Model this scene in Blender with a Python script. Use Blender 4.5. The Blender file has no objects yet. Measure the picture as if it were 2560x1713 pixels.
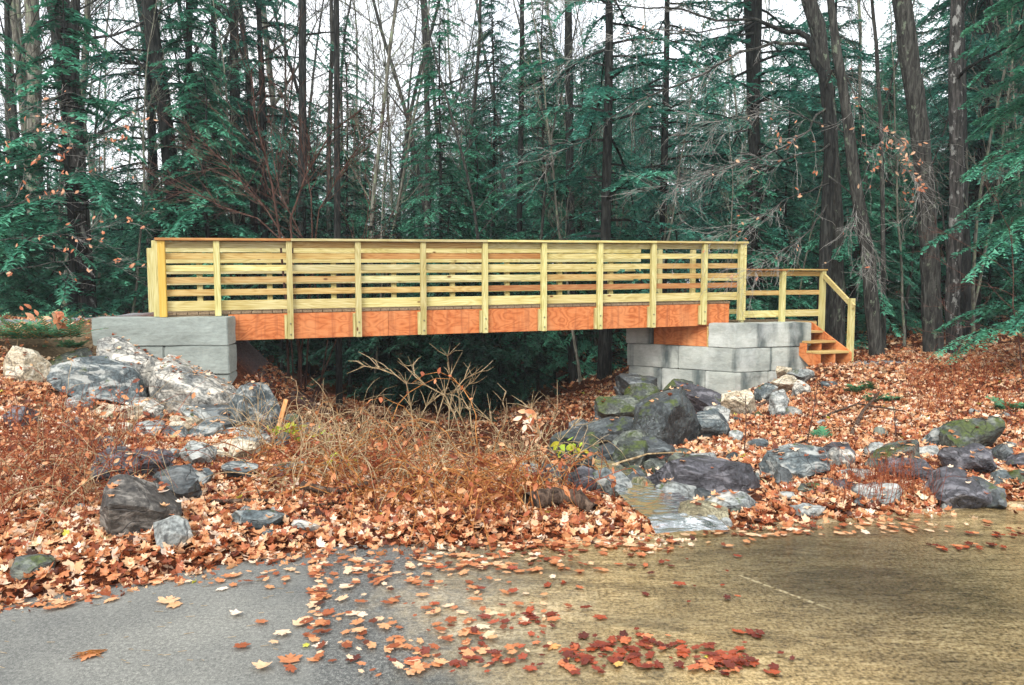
import bpy, bmesh, math, random
import numpy as np
from mathutils import Vector, Matrix, noise, bvhtree
R = math.radians
rng = np.random.default_rng(7)
random.seed(7)
sc = bpy.context.scene
C = sc.collection

# ------------------------------------------------------------ camera, sky, sun, exposure
EYE = 1.58
F = 1850.0
PHI = math.atan((856.5 - 715.0) / F)
K = 2560.0 / 2343.0
cam_d = bpy.data.cameras.new('camera'); cam = bpy.data.objects.new('camera', cam_d); C.objects.link(cam)
cam_d.sensor_width = 36; cam_d.lens = F / 2560 * 36; cam_d.clip_end = 600; cam_d.clip_start = 0.05
cam.location = (0, 0, EYE); cam.rotation_euler = (math.pi / 2 - PHI, 0, 0)
sc.camera = cam
SUN_EL, SUN_AZ = R(42), R(200)          # high soft light through cloud from behind the camera
w = bpy.data.worlds.new('World'); sc.world = w; w.use_nodes = True
nt = w.node_tree; nt.nodes.clear()
wo = nt.nodes.new('ShaderNodeOutputWorld'); bg = nt.nodes.new('ShaderNodeBackground'); bg.inputs[1].default_value = 0.15
sky = nt.nodes.new('ShaderNodeTexSky'); sky.sky_type = 'NISHITA'; sky.sun_disc = False
sky.sun_elevation = SUN_EL; sky.sun_rotation = SUN_AZ; sky.air_density = 1.0; sky.dust_density = 4.0
mx = nt.nodes.new('ShaderNodeMix'); mx.data_type = 'RGBA'; mx.inputs[0].default_value = 0.86
tc = nt.nodes.new('ShaderNodeTexCoord'); cn = nt.nodes.new('ShaderNodeTexNoise'); cn.inputs['Scale'].default_value = 2.5
cn.inputs['Detail'].default_value = 4
cr = nt.nodes.new('ShaderNodeValToRGB'); cr.color_ramp.elements[0].position = .35; cr.color_ramp.elements[1].position = .65
cr.color_ramp.elements[0].color = (.88, .93, 1, 1); cr.color_ramp.elements[1].color = (1, 1, 1, 1)
ml = nt.nodes.new('ShaderNodeVectorMath'); ml.operation = 'SCALE'; ml.inputs[3].default_value = 10.5
L = nt.links.new
L(tc.outputs['Generated'], cn.inputs[0]); L(cn.outputs[0], cr.inputs[0]); L(cr.outputs[0], ml.inputs[0])
L(sky.outputs[0], mx.inputs[6]); L(ml.outputs[0], mx.inputs[7]); L(mx.outputs[2], bg.inputs[0]); L(bg.outputs[0], wo.inputs[0])
sd = bpy.data.lights.new('sun', 'SUN'); sd.energy = 2.2; sd.angle = R(25); sd.color = (1, .96, .9)
sun = bpy.data.objects.new('sun', sd); C.objects.link(sun)
sun.rotation_euler = (R(90) - SUN_EL, 0, R(-22))
sc.view_settings.view_transform = 'Standard'; sc.view_settings.look = 'None'; sc.view_settings.gamma = 1
sc.view_settings.exposure = 0.38
sc.cycles.max_bounces = 5; sc.cycles.diffuse_bounces = 3; sc.cycles.glossy_bounces = 2
sc.cycles.transparent_max_bounces = 6; sc.cycles.use_denoising = True; sc.cycles.volume_bounces = 1

# ------------------------------------------------------------ helpers
def W(px, py, Y):
    """pixel of the photograph (2343 wide) at distance Y in front of the camera -> world point"""
    u = (px * K - 1280) / F; v = -(py * K - 856.5) / F
    d = (u, math.cos(PHI) + v * math.sin(PHI), v * math.cos(PHI) - math.sin(PHI))
    t = Y / d[1]
    return Vector((t * d[0], Y, EYE + t * d[2]))

def tag(o, label=None, cat=None, group=None, kind=None):
    if label: o['label'] = label
    if cat: o['category'] = cat
    if group: o['group'] = group
    if kind: o['kind'] = kind
    return o

def empty(name, loc=(0, 0, 0), rz=0, **k):
    o = bpy.data.objects.new(name, None); C.objects.link(o)
    o.location = loc; o.rotation_euler = (0, 0, rz); o.empty_display_size = .1
    return tag(o, **k)

def np_mesh(name, V, Fc, mat, attr=None, smooth=False):
    V = np.asarray(V, dtype=np.float32).reshape(-1, 3); Fc = np.asarray(Fc, dtype=np.int32)
    me = bpy.data.meshes.new(name)
    k = Fc.shape[1]; m = Fc.shape[0]
    me.vertices.add(len(V)); me.vertices.foreach_set('co', V.ravel())
    me.loops.add(m * k); me.loops.foreach_set('vertex_index', Fc.ravel())
    me.polygons.add(m); me.polygons.foreach_set('loop_start', np.arange(m, dtype=np.int32) * k)
    if smooth: me.polygons.foreach_set('use_smooth', np.ones(m, dtype=bool))
    if attr is not None:
        a = me.attributes.new('v', 'FLOAT', 'POINT'); a.data.foreach_set('value', np.asarray(attr, dtype=np.float32))
    me.materials.append(mat); me.update(calc_edges=True)
    return me

def link(name, me, parent=None, **k):
    o = bpy.data.objects.new(name, me); C.objects.link(o)
    if parent: o.parent = parent
    return tag(o, **k)

class MB:
    """collects boxes, prisms and tubes"""
    def __init__(s): s.v = []; s.f = []; s.n = 0
    def add(s, vs, fs):
        s.v += [tuple(p) for p in vs]; s.f += [tuple(i + s.n for i in q) for q in fs]; s.n += len(vs)
    def box(s, x0, x1, y0, y1, z0, z1, sl=0.0):
        vs = [(x, y, z + sl * x) for z in (z0, z1) for y in (y0, y1) for x in (x0, x1)]
        s.add(vs, [(0, 2, 3, 1), (4, 5, 7, 6), (0, 1, 5, 4), (2, 6, 7, 3), (0, 4, 6, 2), (1, 3, 7, 5)])
    def prism(s, poly, off):
        """poly: 3d points, off: extrusion vector"""
        n = len(poly); a = [Vector(p) for p in poly]; b = [p + Vector(off) for p in a]
        s.add(a + b, [tuple(range(n))[::-1], tuple(range(n, 2 * n))] + [(i, (i + 1) % n, n + (i + 1) % n, n + i) for i in range(n)])
    def bar(s, a, b, wd, ht, up=(0, 0, 1)):
        a = Vector(a); b = Vector(b); d = (b - a).normalized(); r = d.cross(Vector(up)).normalized() * wd / 2; u = r.cross(d).normalized() * ht / 2
        s.prism([a - r - u, a + r - u, a + r + u, a - r + u], b - a)
    def tube(s, pts, rad, k=5):
        pts = [Vector(p) for p in pts]; n = len(pts)
        if not hasattr(rad, '__len__'): rad = [rad] * n
        ref = Vector((.31, .17, .93)); vs = []
        for i, p in enumerate(pts):
            d = (pts[min(i + 1, n - 1)] - pts[max(i - 1, 0)])
            if d.length < 1e-9: d = Vector((0, 0, 1))
            d.normalize()
            if abs(d.dot(ref)) > .98: ref = Vector((1, 0, 0))
            a = d.cross(ref).normalized(); b = d.cross(a)
            for j in range(k):
                t = 2 * math.pi * j / k
                vs.append(p + (a * math.cos(t) + b * math.sin(t)) * rad[i])
        fs = [(i * k + j, i * k + (j + 1) % k, (i + 1) * k + (j + 1) % k, (i + 1) * k + j) for i in range(n - 1) for j in range(k)]
        s.add(vs, fs)
    def mesh(s, name, mat, smooth=False, bevel=0):
        me = bpy.data.meshes.new(name); me.from_pydata(s.v, [], s.f)
        bm = bmesh.new(); bm.from_mesh(me)
        bmesh.ops.recalc_face_normals(bm, faces=bm.faces)
        if bevel:
            bmesh.ops.bevel(bm, geom=[e for e in bm.edges], offset=bevel, segments=1, affect='EDGES')
        if smooth:
            for f in bm.faces: f.smooth = True
        bm.to_mesh(me); bm.free(); me.materials.append(mat)
        return me
    def build(s, name, mat, parent=None, smooth=False, bevel=0, **k):
        return link(name, s.mesh(name, mat, smooth, bevel), parent, **k)

class NG:
    def __init__(s, name, rough=.8, spec=.3):
        s.m = bpy.data.materials.new(name); s.m.use_nodes = True; s.t = s.m.node_tree
        s.b = s.t.nodes['Principled BSDF']; s.b.inputs['Roughness'].default_value = rough
        s.b.inputs['Specular IOR Level'].default_value = spec
        s.out = s.t.nodes['Material Output']
    def n(s, typ, ins=None, **props):
        q = s.t.nodes.new('ShaderNode' + typ)
        for a, b in props.items(): setattr(q, a, b)
        for a, b in (ins or {}).items():
            if isinstance(b, bpy.types.NodeSocket): s.t.links.new(b, q.inputs[a])
            else: q.inputs[a].default_value = b
        return q
    def link(s, a, b): s.t.links.new(a, b)
    def coord(s, kind='Object', scale=(1, 1, 1), rnd=False):
        c = s.n('TexCoord').outputs[kind]
        if rnd:
            oi = s.n('ObjectInfo').outputs['Random']
            m = s.n('Math', {0: oi, 1: 37.0}, operation='MULTIPLY').outputs[0]
            c = s.n('VectorMath', {0: c, 1: m}, operation='ADD').outputs[0]
        return s.n('Mapping', {0: c, 'Scale': scale}).outputs[0]
    def noise(s, vec, scale, detail=4, rough=.55, dist=0):
        return s.n('TexNoise', {'Vector': vec, 'Scale': scale, 'Detail': detail, 'Roughness': rough, 'Distortion': dist}).outputs[0]
    def ramp(s, fac, stops, interp='LINEAR'):
        q = s.n('ValToRGB', {0: fac}); e = q.color_ramp.elements; q.color_ramp.interpolation = interp
        while len(e) < len(stops): e.new(.5)
        for i, (p, c) in enumerate(stops):
            e[i].position = p; e[i].color = tuple(c) + (1,) if len(c) == 3 else c
        return q.outputs[0]
    def gray(s, fac, a, b): return s.ramp(fac, [(a, (0, 0, 0)), (b, (1, 1, 1))])
    def mix(s, f, a, b, mode='MIX'):
        q = s.n('Mix', data_type='RGBA', blend_type=mode)
        for i, v in ((0, f), (6, a), (7, b)):
            if isinstance(v, bpy.types.NodeSocket): s.link(v, q.inputs[i])
            else: q.inputs[i].default_value = v if i == 0 else tuple(v) + (1,)
        return q.outputs[2]
    def math(s, op, a, b=0.0): return s.n('Math', {0: a, 1: b}, operation=op).outputs[0]
    def color(s, c):
        if isinstance(c, bpy.types.NodeSocket): s.link(c, s.b.inputs['Base Color'])
        else: s.b.inputs['Base Color'].default_value = tuple(c) + (1,)
    def bump(s, h, strength=.4, dist=.01):
        q = s.n('Bump', {'Height': h, 'Strength': strength, 'Distance': dist}); s.link(q.outputs[0], s.b.inputs['Normal']); return q
    def rough(s, f): s.link(f, s.b.inputs['Roughness'])

# ------------------------------------------------------------ materials
def wood_mat(name, axis, dark, mid, light, knots=True):
    g = NG(name, .75, .2)
    sc_ = {'x': (.7, 9, 9), 'z': (9, 9, .7), 'y': (9, .7, 9)}[axis]
    v = g.coord(scale=sc_, rnd=True)
    n1 = g.noise(v, 2.2, 5, .6, 1.2)
    wv = g.n('TexWave', {'Vector': v, 'Scale': 1.1, 'Distortion': 5.0, 'Detail': 3.0, 'Detail Scale': 1.0}, bands_direction='Z' if axis != 'z' else 'X').outputs['Fac']
    s2 = {'x': (.28, 2.2, 2.2), 'z': (2.2, 2.2, .28), 'y': (2.2, .28, 2.2)}[axis]
    ct = g.math('PINGPONG', g.math('MULTIPLY', g.noise(g.coord(scale=s2, rnd=True), 2.6, 2, .5, .3), 26.0), 1.0)
    f = g.mix(.4, n1, g.mix(.65, wv, ct))
    c = g.ramp(f, [(.16, dark), (.42, mid), (.78, light)])
    big = g.noise(g.coord(scale=(1, 1, 1), rnd=True), 1.3, 2)
    c = g.mix(g.math('MULTIPLY', g.gray(big, .45, .7), .35), c, mid, 'MULTIPLY')
    if knots:
        ks = {'x': (2.2, 5, 5), 'z': (5, 5, 2.2), 'y': (5, 2.2, 5)}[axis]
        kn = g.n('TexVoronoi', {'Vector': g.coord(scale=ks, rnd=True), 'Scale': 1.0}).outputs['Distance']
        c = g.mix(g.ramp(kn, [(.0, (1, 1, 1)), (.05, (1, 1, 1)), (.1, (0, 0, 0))]), c, (.16, .07, .025))
    oi = g.n('ObjectInfo').outputs['Random']
    hv = g.n('HueSaturation', {'Color': c, 'Value': g.n('MapRange', {0: oi, 3: .86, 4: 1.08}).outputs[0], 'Hue': g.n('MapRange', {0: oi, 3: .488, 4: .505}).outputs[0]})
    g.color(hv.outputs[0]); g.bump(f, .25, .004)
    return g.m
M = {}
M['wood_y'] = wood_mat('pressure_treated_pine', 'x', (.36, .26, .08), (.60, .51, .20), (.77, .70, .36))
M['wood_g'] = wood_mat('greenish_pine', 'x', (.32, .27, .11), (.53, .47, .22), (.70, .66, .38))
M['wood_t'] = wood_mat('tan_pine', 'x', (.30, .16, .045), (.54, .37, .13), (.68, .54, .24))
M['wood_b'] = wood_mat('brown_pine', 'x', (.25, .10, .03), (.44, .21, .07), (.58, .34, .13))
M['post'] = wood_mat('post_pine', 'z', (.32, .26, .09), (.56, .50, .20), (.72, .69, .37))
M['post_o'] = wood_mat('ochre_post', 'z', (.42, .25, .04), (.62, .41, .08), (.70, .50, .13), False)
M['deck'] = wood_mat('deck_plank', 'y', (.14, .09, .05), (.26, .19, .11), (.38, .30, .18), False)

def beam_mat():
    g = NG('orange_laminated_beam', .6, .3)
    v = g.coord(scale=(1.0, 1.0, 2.3), rnd=True)
    wv = g.math('PINGPONG', g.math('MULTIPLY', g.noise(v, 2.0, 2.5, .5, .5), 17.0), 1.0)
    fine = g.noise(g.coord(scale=(3, 3, 30)), 3, 5, .7)
    big = g.noise(g.coord(scale=(.8, 1, .5)), 2.2, 4, .6)
    c = g.ramp(wv, [(.0, (.42, .11, .03)), (.14, (.56, .16, .045)), (.5, (.64, .21, .065)), (1, (.70, .255, .09))])
    c = g.mix(g.math('MULTIPLY', g.gray(fine, .4, .7), .35), c, (.36, .10, .03))
    c = g.mix(g.math('MULTIPLY', g.gray(big, .5, .72), .6), c, (.70, .33, .14))
    st = g.noise(g.coord(scale=(9, 9, .6)), 1.2, 3)
    c = g.mix(g.math('MULTIPLY', g.gray(st, .52, .7), .6), c, (.30, .08, .03))
    g.color(c); g.bump(wv, .15, .003); return g.m
M['beam'] = beam_mat()

def concrete_mat(name, wet):
    g = NG(name, .85, .25)
    v = g.coord(rnd=True)
    n1 = g.noise(v, 1.6, 6, .6); n2 = g.noise(g.coord(scale=(1, 1, 3), rnd=True), 9, 6, .7, .6); n3 = g.noise(v, 120, 3, .6)
    c = g.ramp(n1, [(.3, (.27, .30, .28)), (.6, (.37, .41, .385))]) if not wet else g.ramp(n1, [(.32, (.30, .325, .31)), (.5, (.44, .465, .43)), (.68, (.60, .62, .58))])
    c = g.mix(.35, c, g.ramp(n2, [(.35, (.2, .22, .2)), (.6, (.5, .53, .5))]), 'OVERLAY')
    c = g.mix(g.math('MULTIPLY', g.gray(n3, .55, .75), .3), c, (.15, .16, .15))
    if wet:
        s1 = g.noise(g.coord('Object', (1.9, 1.9, .35)), 1.0, 4, .55, .3)
        c2 = g.mix(1.0, c, (.26, .30, .32), 'MULTIPLY')
        c = g.mix(g.gray(s1, .54, .66), c, c2)
        pl = g.noise(g.coord('Object', (1.5, 1.5, .9), rnd=True), 1.7, 4, .6)
        c = g.mix(g.math('MULTIPLY', g.gray(pl, .5, .66), .35), c, (.74, .77, .74))
    g.color(c)
    g.bump(g.mix(.3, n2, n3), .5, .02); return g.m
M['conc'] = concrete_mat('grey_concrete', False); M['conc_w'] = concrete_mat('streaked_concrete', True)

def rock_mat(name, cols, streak=None, moss=0, lichen=0, rough=.7, sc_=1.0, spec=.4):
    g = NG(name, rough, spec)
    v = g.coord(rnd=True)
    rot = g.n('Mapping', {0: v, 'Rotation': (.5, .6, .3), 'Scale': (1, 3.2, 3.2)}).outputs[0]
    n1 = g.noise(v, 3.5 * sc_, 8, .62, .3); n2 = g.noise(rot, 2.4 * sc_, 7, .65, 1.2); n3 = g.noise(v, 34 * sc_, 5, .65)
    c = g.ramp(g.mix(.5, n1, n2), [(.34, cols[0]), (.48, cols[1]), (.62, cols[2])])
    c = g.mix(.8, c, g.ramp(n3, [(.34, (.12, .12, .12)), (.66, (.85, .85, .85))]), 'OVERLAY')
    if streak: c = g.mix(g.math('MULTIPLY', g.gray(n2, .53, .6), .75), c, streak)
    if lichen:
        vo = g.n('TexVoronoi', {'Vector': v, 'Scale': 14.0}).outputs['Distance']
        c = g.mix(g.ramp(vo, [(0, (1, 1, 1)), (.05, (.8, .8, .8)), (.11, (0, 0, 0))]), c, (.3, .33, .31)) if lichen > .5 else c
    if moss:
        nm = g.n('NewGeometry').outputs['Normal']
        z = g.n('SeparateXYZ', {0: nm}).outputs['Z']
        mm = g.math('MULTIPLY', g.gray(g.noise(v, 4.5, 6, .7), .62 - .14 * moss, .68 - .12 * moss), g.gray(z, .0, .5))
        c = g.mix(mm, c, g.ramp(n3, [(.3, (.016, .026, .006)), (.7, (.085, .115, .02))]))
    cr_ = g.n('TexVoronoi', {'Vector': g.n('VectorMath', {0: v, 1: g.n('TexNoise', {'Vector': v, 'Scale': 3.0}).outputs['Color']}, operation='ADD').outputs[0], 'Scale': 2.2 * sc_}, feature='DISTANCE_TO_EDGE').outputs['Distance']
    crk = g.gray(cr_, .0, .02)
    c = g.mix(g.math('MULTIPLY', g.math('SUBTRACT', 1.0, crk), .8), c, (.03, .03, .03))
    g.color(c); g.bump(g.mix(.4, n2, g.mix(.5, n3, crk)), .7, .035)
    g.rough(g.n('MapRange', {0: n1, 3: rough - .22, 4: rough + .15}).outputs[0])
    return g.m
M['r_pale'] = rock_mat('pale_streaked_rock', [(.045, .055, .06), (.22, .22, .20), (.54, .50, .42)], (.68, .64, .55), moss=.15)
M['r_tan'] = rock_mat('tan_rock', [(.20, .16, .10), (.42, .35, .24), (.60, .54, .42)], (.66, .62, .5), moss=.1)
M['r_bluegrey'] = rock_mat('blue_grey_rock', [(.022, .032, .036), (.08, .10, .105), (.22, .235, .22)], (.42, .43, .40), moss=.1)
M['r_grey'] = rock_mat('grey_rock', [(.09, .10, .10), (.22, .235, .225), (.40, .41, .38)], (.5, .51, .47), moss=.25)
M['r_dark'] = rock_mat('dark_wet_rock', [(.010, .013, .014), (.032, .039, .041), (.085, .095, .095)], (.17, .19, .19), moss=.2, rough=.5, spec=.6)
M['r_mossy'] = rock_mat('mossy_dark_rock', [(.014, .018, .015), (.05, .058, .05), (.13, .14, .12)], (.2, .22, .17), moss=1.0, rough=.6)
M['r_lichen'] = rock_mat('lichen_spotted_rock', [(.012, .016, .017), (.04, .048, .05), (.10, .115, .115)], None, moss=.5, lichen=1, rough=.5)
M['r_purple'] = rock_mat('purple_slate_rock', [(.018, .017, .020), (.05, .048, .055), (.11, .105, .12)], (.19, .185, .20), moss=.1, rough=.5, sc_=1.2)
M['r_brown'] = rock_mat('brown_grey_rock', [(.016, .015, .014), (.06, .054, .047), (.17, .155, .135)], (.26, .24, .21), moss=.1, rough=.65)
M['r_olive'] = rock_mat('olive_pebbled_rock', [(.06, .05, .025), (.18, .155, .09), (.36, .33, .22)], None, moss=.2, sc_=2.2)

def leaf_mat(name, stops, trans=.25, rough=.42):
    g = NG(name, rough, .35)
    a = g.n('Attribute', attribute_name='v').outputs['Fac']
    c = g.ramp(a, stops)
    n = g.noise(g.coord(), 60, 2)
    c = g.mix(.25, c, g.ramp(n, [(.3, (.25, .22, .2)), (.7, (.8, .8, .8))]), 'OVERLAY')
    g.color(c)
    if trans:
        tr = g.n('BsdfTranslucent', {0: c}); ms = g.n('MixShader', {0: trans, 1: g.b.outputs[0], 2: tr.outputs[0]})
        g.link(ms.outputs[0], g.out.inputs[0])
    return g.m
M['leaf'] = leaf_mat('fallen_leaf', [(0, (.06, .020, .010)), (.12, (.17, .042, .018)), (.28, (.40, .11, .042)), (.45, (.64, .27, .115)), (.6, (.78, .43, .215)), (.78, (.88, .62, .40)), (.97, (.96, .84, .70)), (1.0, (.60, .58, .08))])
M['leaf_wet'] = leaf_mat('wet_leaf', [(0, (.06, .012, .008)), (.35, (.18, .03, .014)), (.65, (.38, .075, .028)), (.9, (.66, .28, .12)), (1.0, (.60, .55, .08))], 0, .22)
M['beech_leaf'] = leaf_mat('clinging_leaf', [(0, (.45, .12, .05)), (.5, (.68, .28, .14)), (1, (.80, .52, .33))], .3)
M['yel_leaf'] = leaf_mat('yellow_leaf', [(0, (.45, .36, .02)), (.6, (.55, .60, .05)), (1, (.30, .5, .06))], .3)
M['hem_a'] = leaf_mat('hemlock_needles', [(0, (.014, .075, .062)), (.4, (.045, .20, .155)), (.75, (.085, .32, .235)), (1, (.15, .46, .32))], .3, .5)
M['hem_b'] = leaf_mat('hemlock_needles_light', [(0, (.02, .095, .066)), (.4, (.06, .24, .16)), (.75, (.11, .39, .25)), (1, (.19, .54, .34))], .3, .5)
M['hem_shade'] = leaf_mat('hemlock_needles_shaded', [(0, (.006, .03, .024)), (.5, (.016, .065, .045)), (1, (.05, .15, .09))], .15, .5)  # darker copy of the needles; shade below the bridge put into the colour
M['ever'] = leaf_mat('green_sprig', [(0, (.03, .11, .05)), (1, (.09, .32, .15))], .2, .5)

def bark_mat(name, dark, mid, light, lichen=None, la=.6):
    g = NG(name, .9, .15)
    v = g.coord('Object', (7, 7, 1.1), rnd=True)
    n1 = g.noise(v, 3, 6, .65, .8)
    c = g.ramp(n1, [(.36, dark), (.5, mid), (.66, light)])
    if lichen:
        l = g.noise(g.coord('Object', (1, 1, .6), rnd=True), 7, 5, .65)
        c = g.mix(g.gray(l, la, la + .05), c, lichen)
    g.color(c); g.bump(n1, .9, .03); return g.m
M['bark_d'] = bark_mat('dark_bark', (.006, .007, .007), (.022, .023, .022), (.055, .057, .052))
M['bark_g'] = bark_mat('grey_bark', (.014, .014, .013), (.045, .044, .040), (.105, .105, .092), (.15, .18, .13), .6)
M['bark_l'] = bark_mat('lichen_bark', (.012, .012, .012), (.05, .048, .045), (.12, .11, .105), (.26, .26, .245), .57)
M['bark_p'] = bark_mat('pale_bark', (.06, .055, .045), (.17, .16, .13), (.32, .32, .27), (.24, .28, .18), .55)
M['twig_g'] = bark_mat('grey_twig', (.14, .135, .12), (.30, .29, .27), (.46, .45, .42))
M['twig_r'] = bark_mat('reddish_twig', (.03, .015, .012), (.085, .045, .035), (.17, .10, .08))
M['twig_t'] = bark_mat('tan_stalk', (.18, .12, .06), (.40, .29, .16), (.58, .46, .30))
M['cane_o'] = bark_mat('orange_cane', (.14, .05, .014), (.36, .14, .04), (.60, .31, .11))
M['weed_r'] = bark_mat('red_weed', (.10, .02, .010), (.25, .06, .025), (.40, .15, .07))
M['log'] = bark_mat('weathered_log', (.02, .014, .010), (.085, .055, .04), (.20, .14, .10))

def ground_mat():
    g = NG('forest_floor', .95, .1)
    v = g.coord('Object'); n1 = g.noise(v, 1.2, 6, .6); n2 = g.noise(v, 22, 6, .7)
    c = g.ramp(n2, [(.3, (.018, .008, .005)), (.45, (.06, .018, .009)), (.58, (.14, .045, .02)), (.72, (.26, .12, .06))])
    p = g.n('SeparateXYZ', {0: g.n('NewGeometry').outputs['Position']})
    soil = g.ramp(n2, [(.3, (.10, .07, .04)), (.7, (.32, .24, .14))])
    a = g.n('Attribute', attribute_name='v').outputs['Fac']
    c = g.mix(a, c, soil)
    grv = g.ramp(g.noise(v, 60, 4, .7), [(.35, (.08, .08, .085)), (.65, (.42, .42, .43))])
    b = g.n('Attribute', attribute_name='gravel').outputs['Fac']
    c = g.mix(b, c, grv)
    g.color(c); g.bump(g.mix(.5, n2, g.noise(v, 70, 3)), .8, .04); return g.m
M['ground'] = ground_mat()

def road_mat():
    g = NG('asphalt', .7, .4)
    v = g.coord('Object')
    sp = g.n('SeparateXYZ', {0: v}); x, y = sp.outputs[0], sp.outputs[1]
    fine = g.mix(.5, g.noise(v, 170, 4, .8), g.noise(v, 55, 5, .8)); mid = g.noise(v, 9, 5, .6); big = g.noise(v, 1.1, 4, .5)
    dry = g.ramp(fine, [(.37, (.06, .061, .057)), (.5, (.15, .152, .143)), (.62, (.32, .315, .295))])
    dry = g.mix(.75, dry, g.ramp(big, [(.35, (.30, .31, .31)), (.65, (.68, .67, .62))]), 'OVERLAY')
    dry = g.mix(g.math('MULTIPLY', g.gray(mid, .5, .7), .35), dry, (.24, .24, .215))
    # older, darker pavement to the right of the seam
    old = g.ramp(fine, [(.40, (.02, .022, .022)), (.5, (.095, .10, .095)), (.6, (.34, .34, .31))])
    seam = g.math('ADD', x, g.math('MULTIPLY', g.math('SUBTRACT', mid, .5), .10))
    sm = g.n('MapRange', {0: g.math('ADD', seam, g.math('MULTIPLY', y, .245)), 1: -.115, 2: -.055}).outputs[0]
    c = g.mix(sm, dry, old)
    # tan silt that has settled on the flooded part, drawn out along the flow
    fv = g.n('Mapping', {0: v, 'Rotation': (0, 0, R(4)), 'Scale': (1.0, 5.0, 1)}).outputs[0]
    s1 = g.noise(fv, 5, 9, .82, .9); s2 = g.noise(v, 52, 6, .8); s3 = g.noise(g.n('Mapping', {0: v, 'Scale': (.55, 1.7, 1), 'Rotation': (0, 0, R(-12))}).outputs[0], 1.3, 7, .68, .9)
    sil = g.ramp(g.mix(.6, s1, s2), [(.385, (.04, .032, .02)), (.44, (.20, .15, .08)), (.495, (.60, .455, .24)), (.565, (1.0, .86, .58))])
    sil = g.mix(g.math('MULTIPLY', g.gray(s3, .47, .58), .68), sil, g.mix(1.0, sil, (.30, .29, .26), 'MULTIPLY'))
    out_ = g.n('VectorMath', {0: v, 1: (1.9, 4.1, 0)}, operation='DISTANCE').outputs['Value']
    sil = g.mix(g.n('MapRange', {0: g.math('ADD', out_, s3), 1: 2.0, 2: .9}).outputs[0], sil, g.mix(1.0, sil, (.34, .36, .36), 'MULTIPLY'))
    wl = g.math('ADD', g.math('ADD', x, g.math('MULTIPLY', y, .12)), g.math('MULTIPLY', g.math('SUBTRACT', g.mix(.4, big, mid), .5), 3.0))
    wm = g.n('MapRange', {0: wl, 1: -.25, 2: 1.1}).outputs[0]
    c = g.mix(wm, c, sil)
    g.color(c)
    g.rough(g.mix(sm, (.85, .85, .85), (.38, .38, .38)))
    g.bump(g.mix(.35, fine, mid), .5, .006)
    return g.m
M['road'] = road_mat()

def water_mat(name, foam):
    g = NG(name, .04, .5)
    v = g.coord('Object')
    fv = g.n('Mapping', {0: v, 'Rotation': (0, 0, R(8)), 'Scale': (1.0, 3.2, 1)}).outputs[0]
    h = g.mix(.5, g.noise(fv, 14, 5, .65, .5), g.noise(fv, 45, 4, .7))
    bp = g.n('Bump', {'Height': h, 'Strength': .3, 'Distance': .012 if not foam else .004})
    tr = g.n('BsdfTransparent', {0: (.93, .9, .82, 1) if not foam else (.62, .58, .48, 1)}); gl = g.n('BsdfGlossy', {0: (1, 1, 1, 1), 'Roughness': .06, 'Normal': bp.outputs[0]})
    fr = g.n('Fresnel', {0: 1.33 if not foam else 1.18, 'Normal': bp.outputs[0]})
    ms = g.n('MixShader', {0: fr.outputs[0], 1: tr.outputs[0], 2: gl.outputs[0]})
    last = ms
    if not foam:                                        # the film thins out to nothing at its dry edge
        fa = g.n('Attribute', attribute_name='v').outputs['Fac']
        pn = g.noise(v, 3.5, 5, .6)
        k_ = g.n('MapRange', {0: g.math('ADD', fa, g.math('MULTIPLY', g.math('SUBTRACT', pn, .5), .9)), 1: .15, 2: .8}).outputs[0]
        last = g.n('MixShader', {0: k_, 1: g.n('BsdfTransparent', {0: (1, 1, 1, 1)}).outputs[0], 2: ms.outputs[0]})
    if foam:
        a = g.n('Attribute', attribute_name='v').outputs['Fac']
        fn = g.noise(g.n('Mapping', {0: v, 'Rotation': (0, 0, R(-50)), 'Scale': (1, 2.0, 1)}).outputs[0], 26, 6, .7, .3)
        m_ = g.math('ADD', a, g.math('MULTIPLY', g.math('SUBTRACT', fn, .5), 2.6))
        fm = g.n('MapRange', {0: m_, 1: .55, 2: 1.0}).outputs[0]
        wh = g.n('BsdfPrincipled', {'Base Color': (.82, .88, .88, 1), 'Roughness': .4, 'Normal': bp.outputs[0]})
        last = g.n('MixShader', {0: fm, 1: ms.outputs[0], 2: wh.outputs[0]})
    g.link(last.outputs[0], g.out.inputs[0]); return g.m
M['water'] = water_mat('shallow_water', False); M['stream'] = water_mat('stream_water', True)
g = NG('bolt_steel', .4); g.color((.3, .3, .3)); g.b.inputs['Metallic'].default_value = .9; M['steel'] = g.m
g = NG('worn_yellow_paint', .6); n = g.noise(g.coord(), 60, 4); g.color(g.ramp(n, [(.4, (.4, .33, .2)), (.6, (.8, .74, .55))])); M['paint'] = g.m
M['stake'] = wood_mat('stake_wood', 'z', (.40, .17, .06), (.66, .32, .13), (.78, .43, .2), False)

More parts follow.
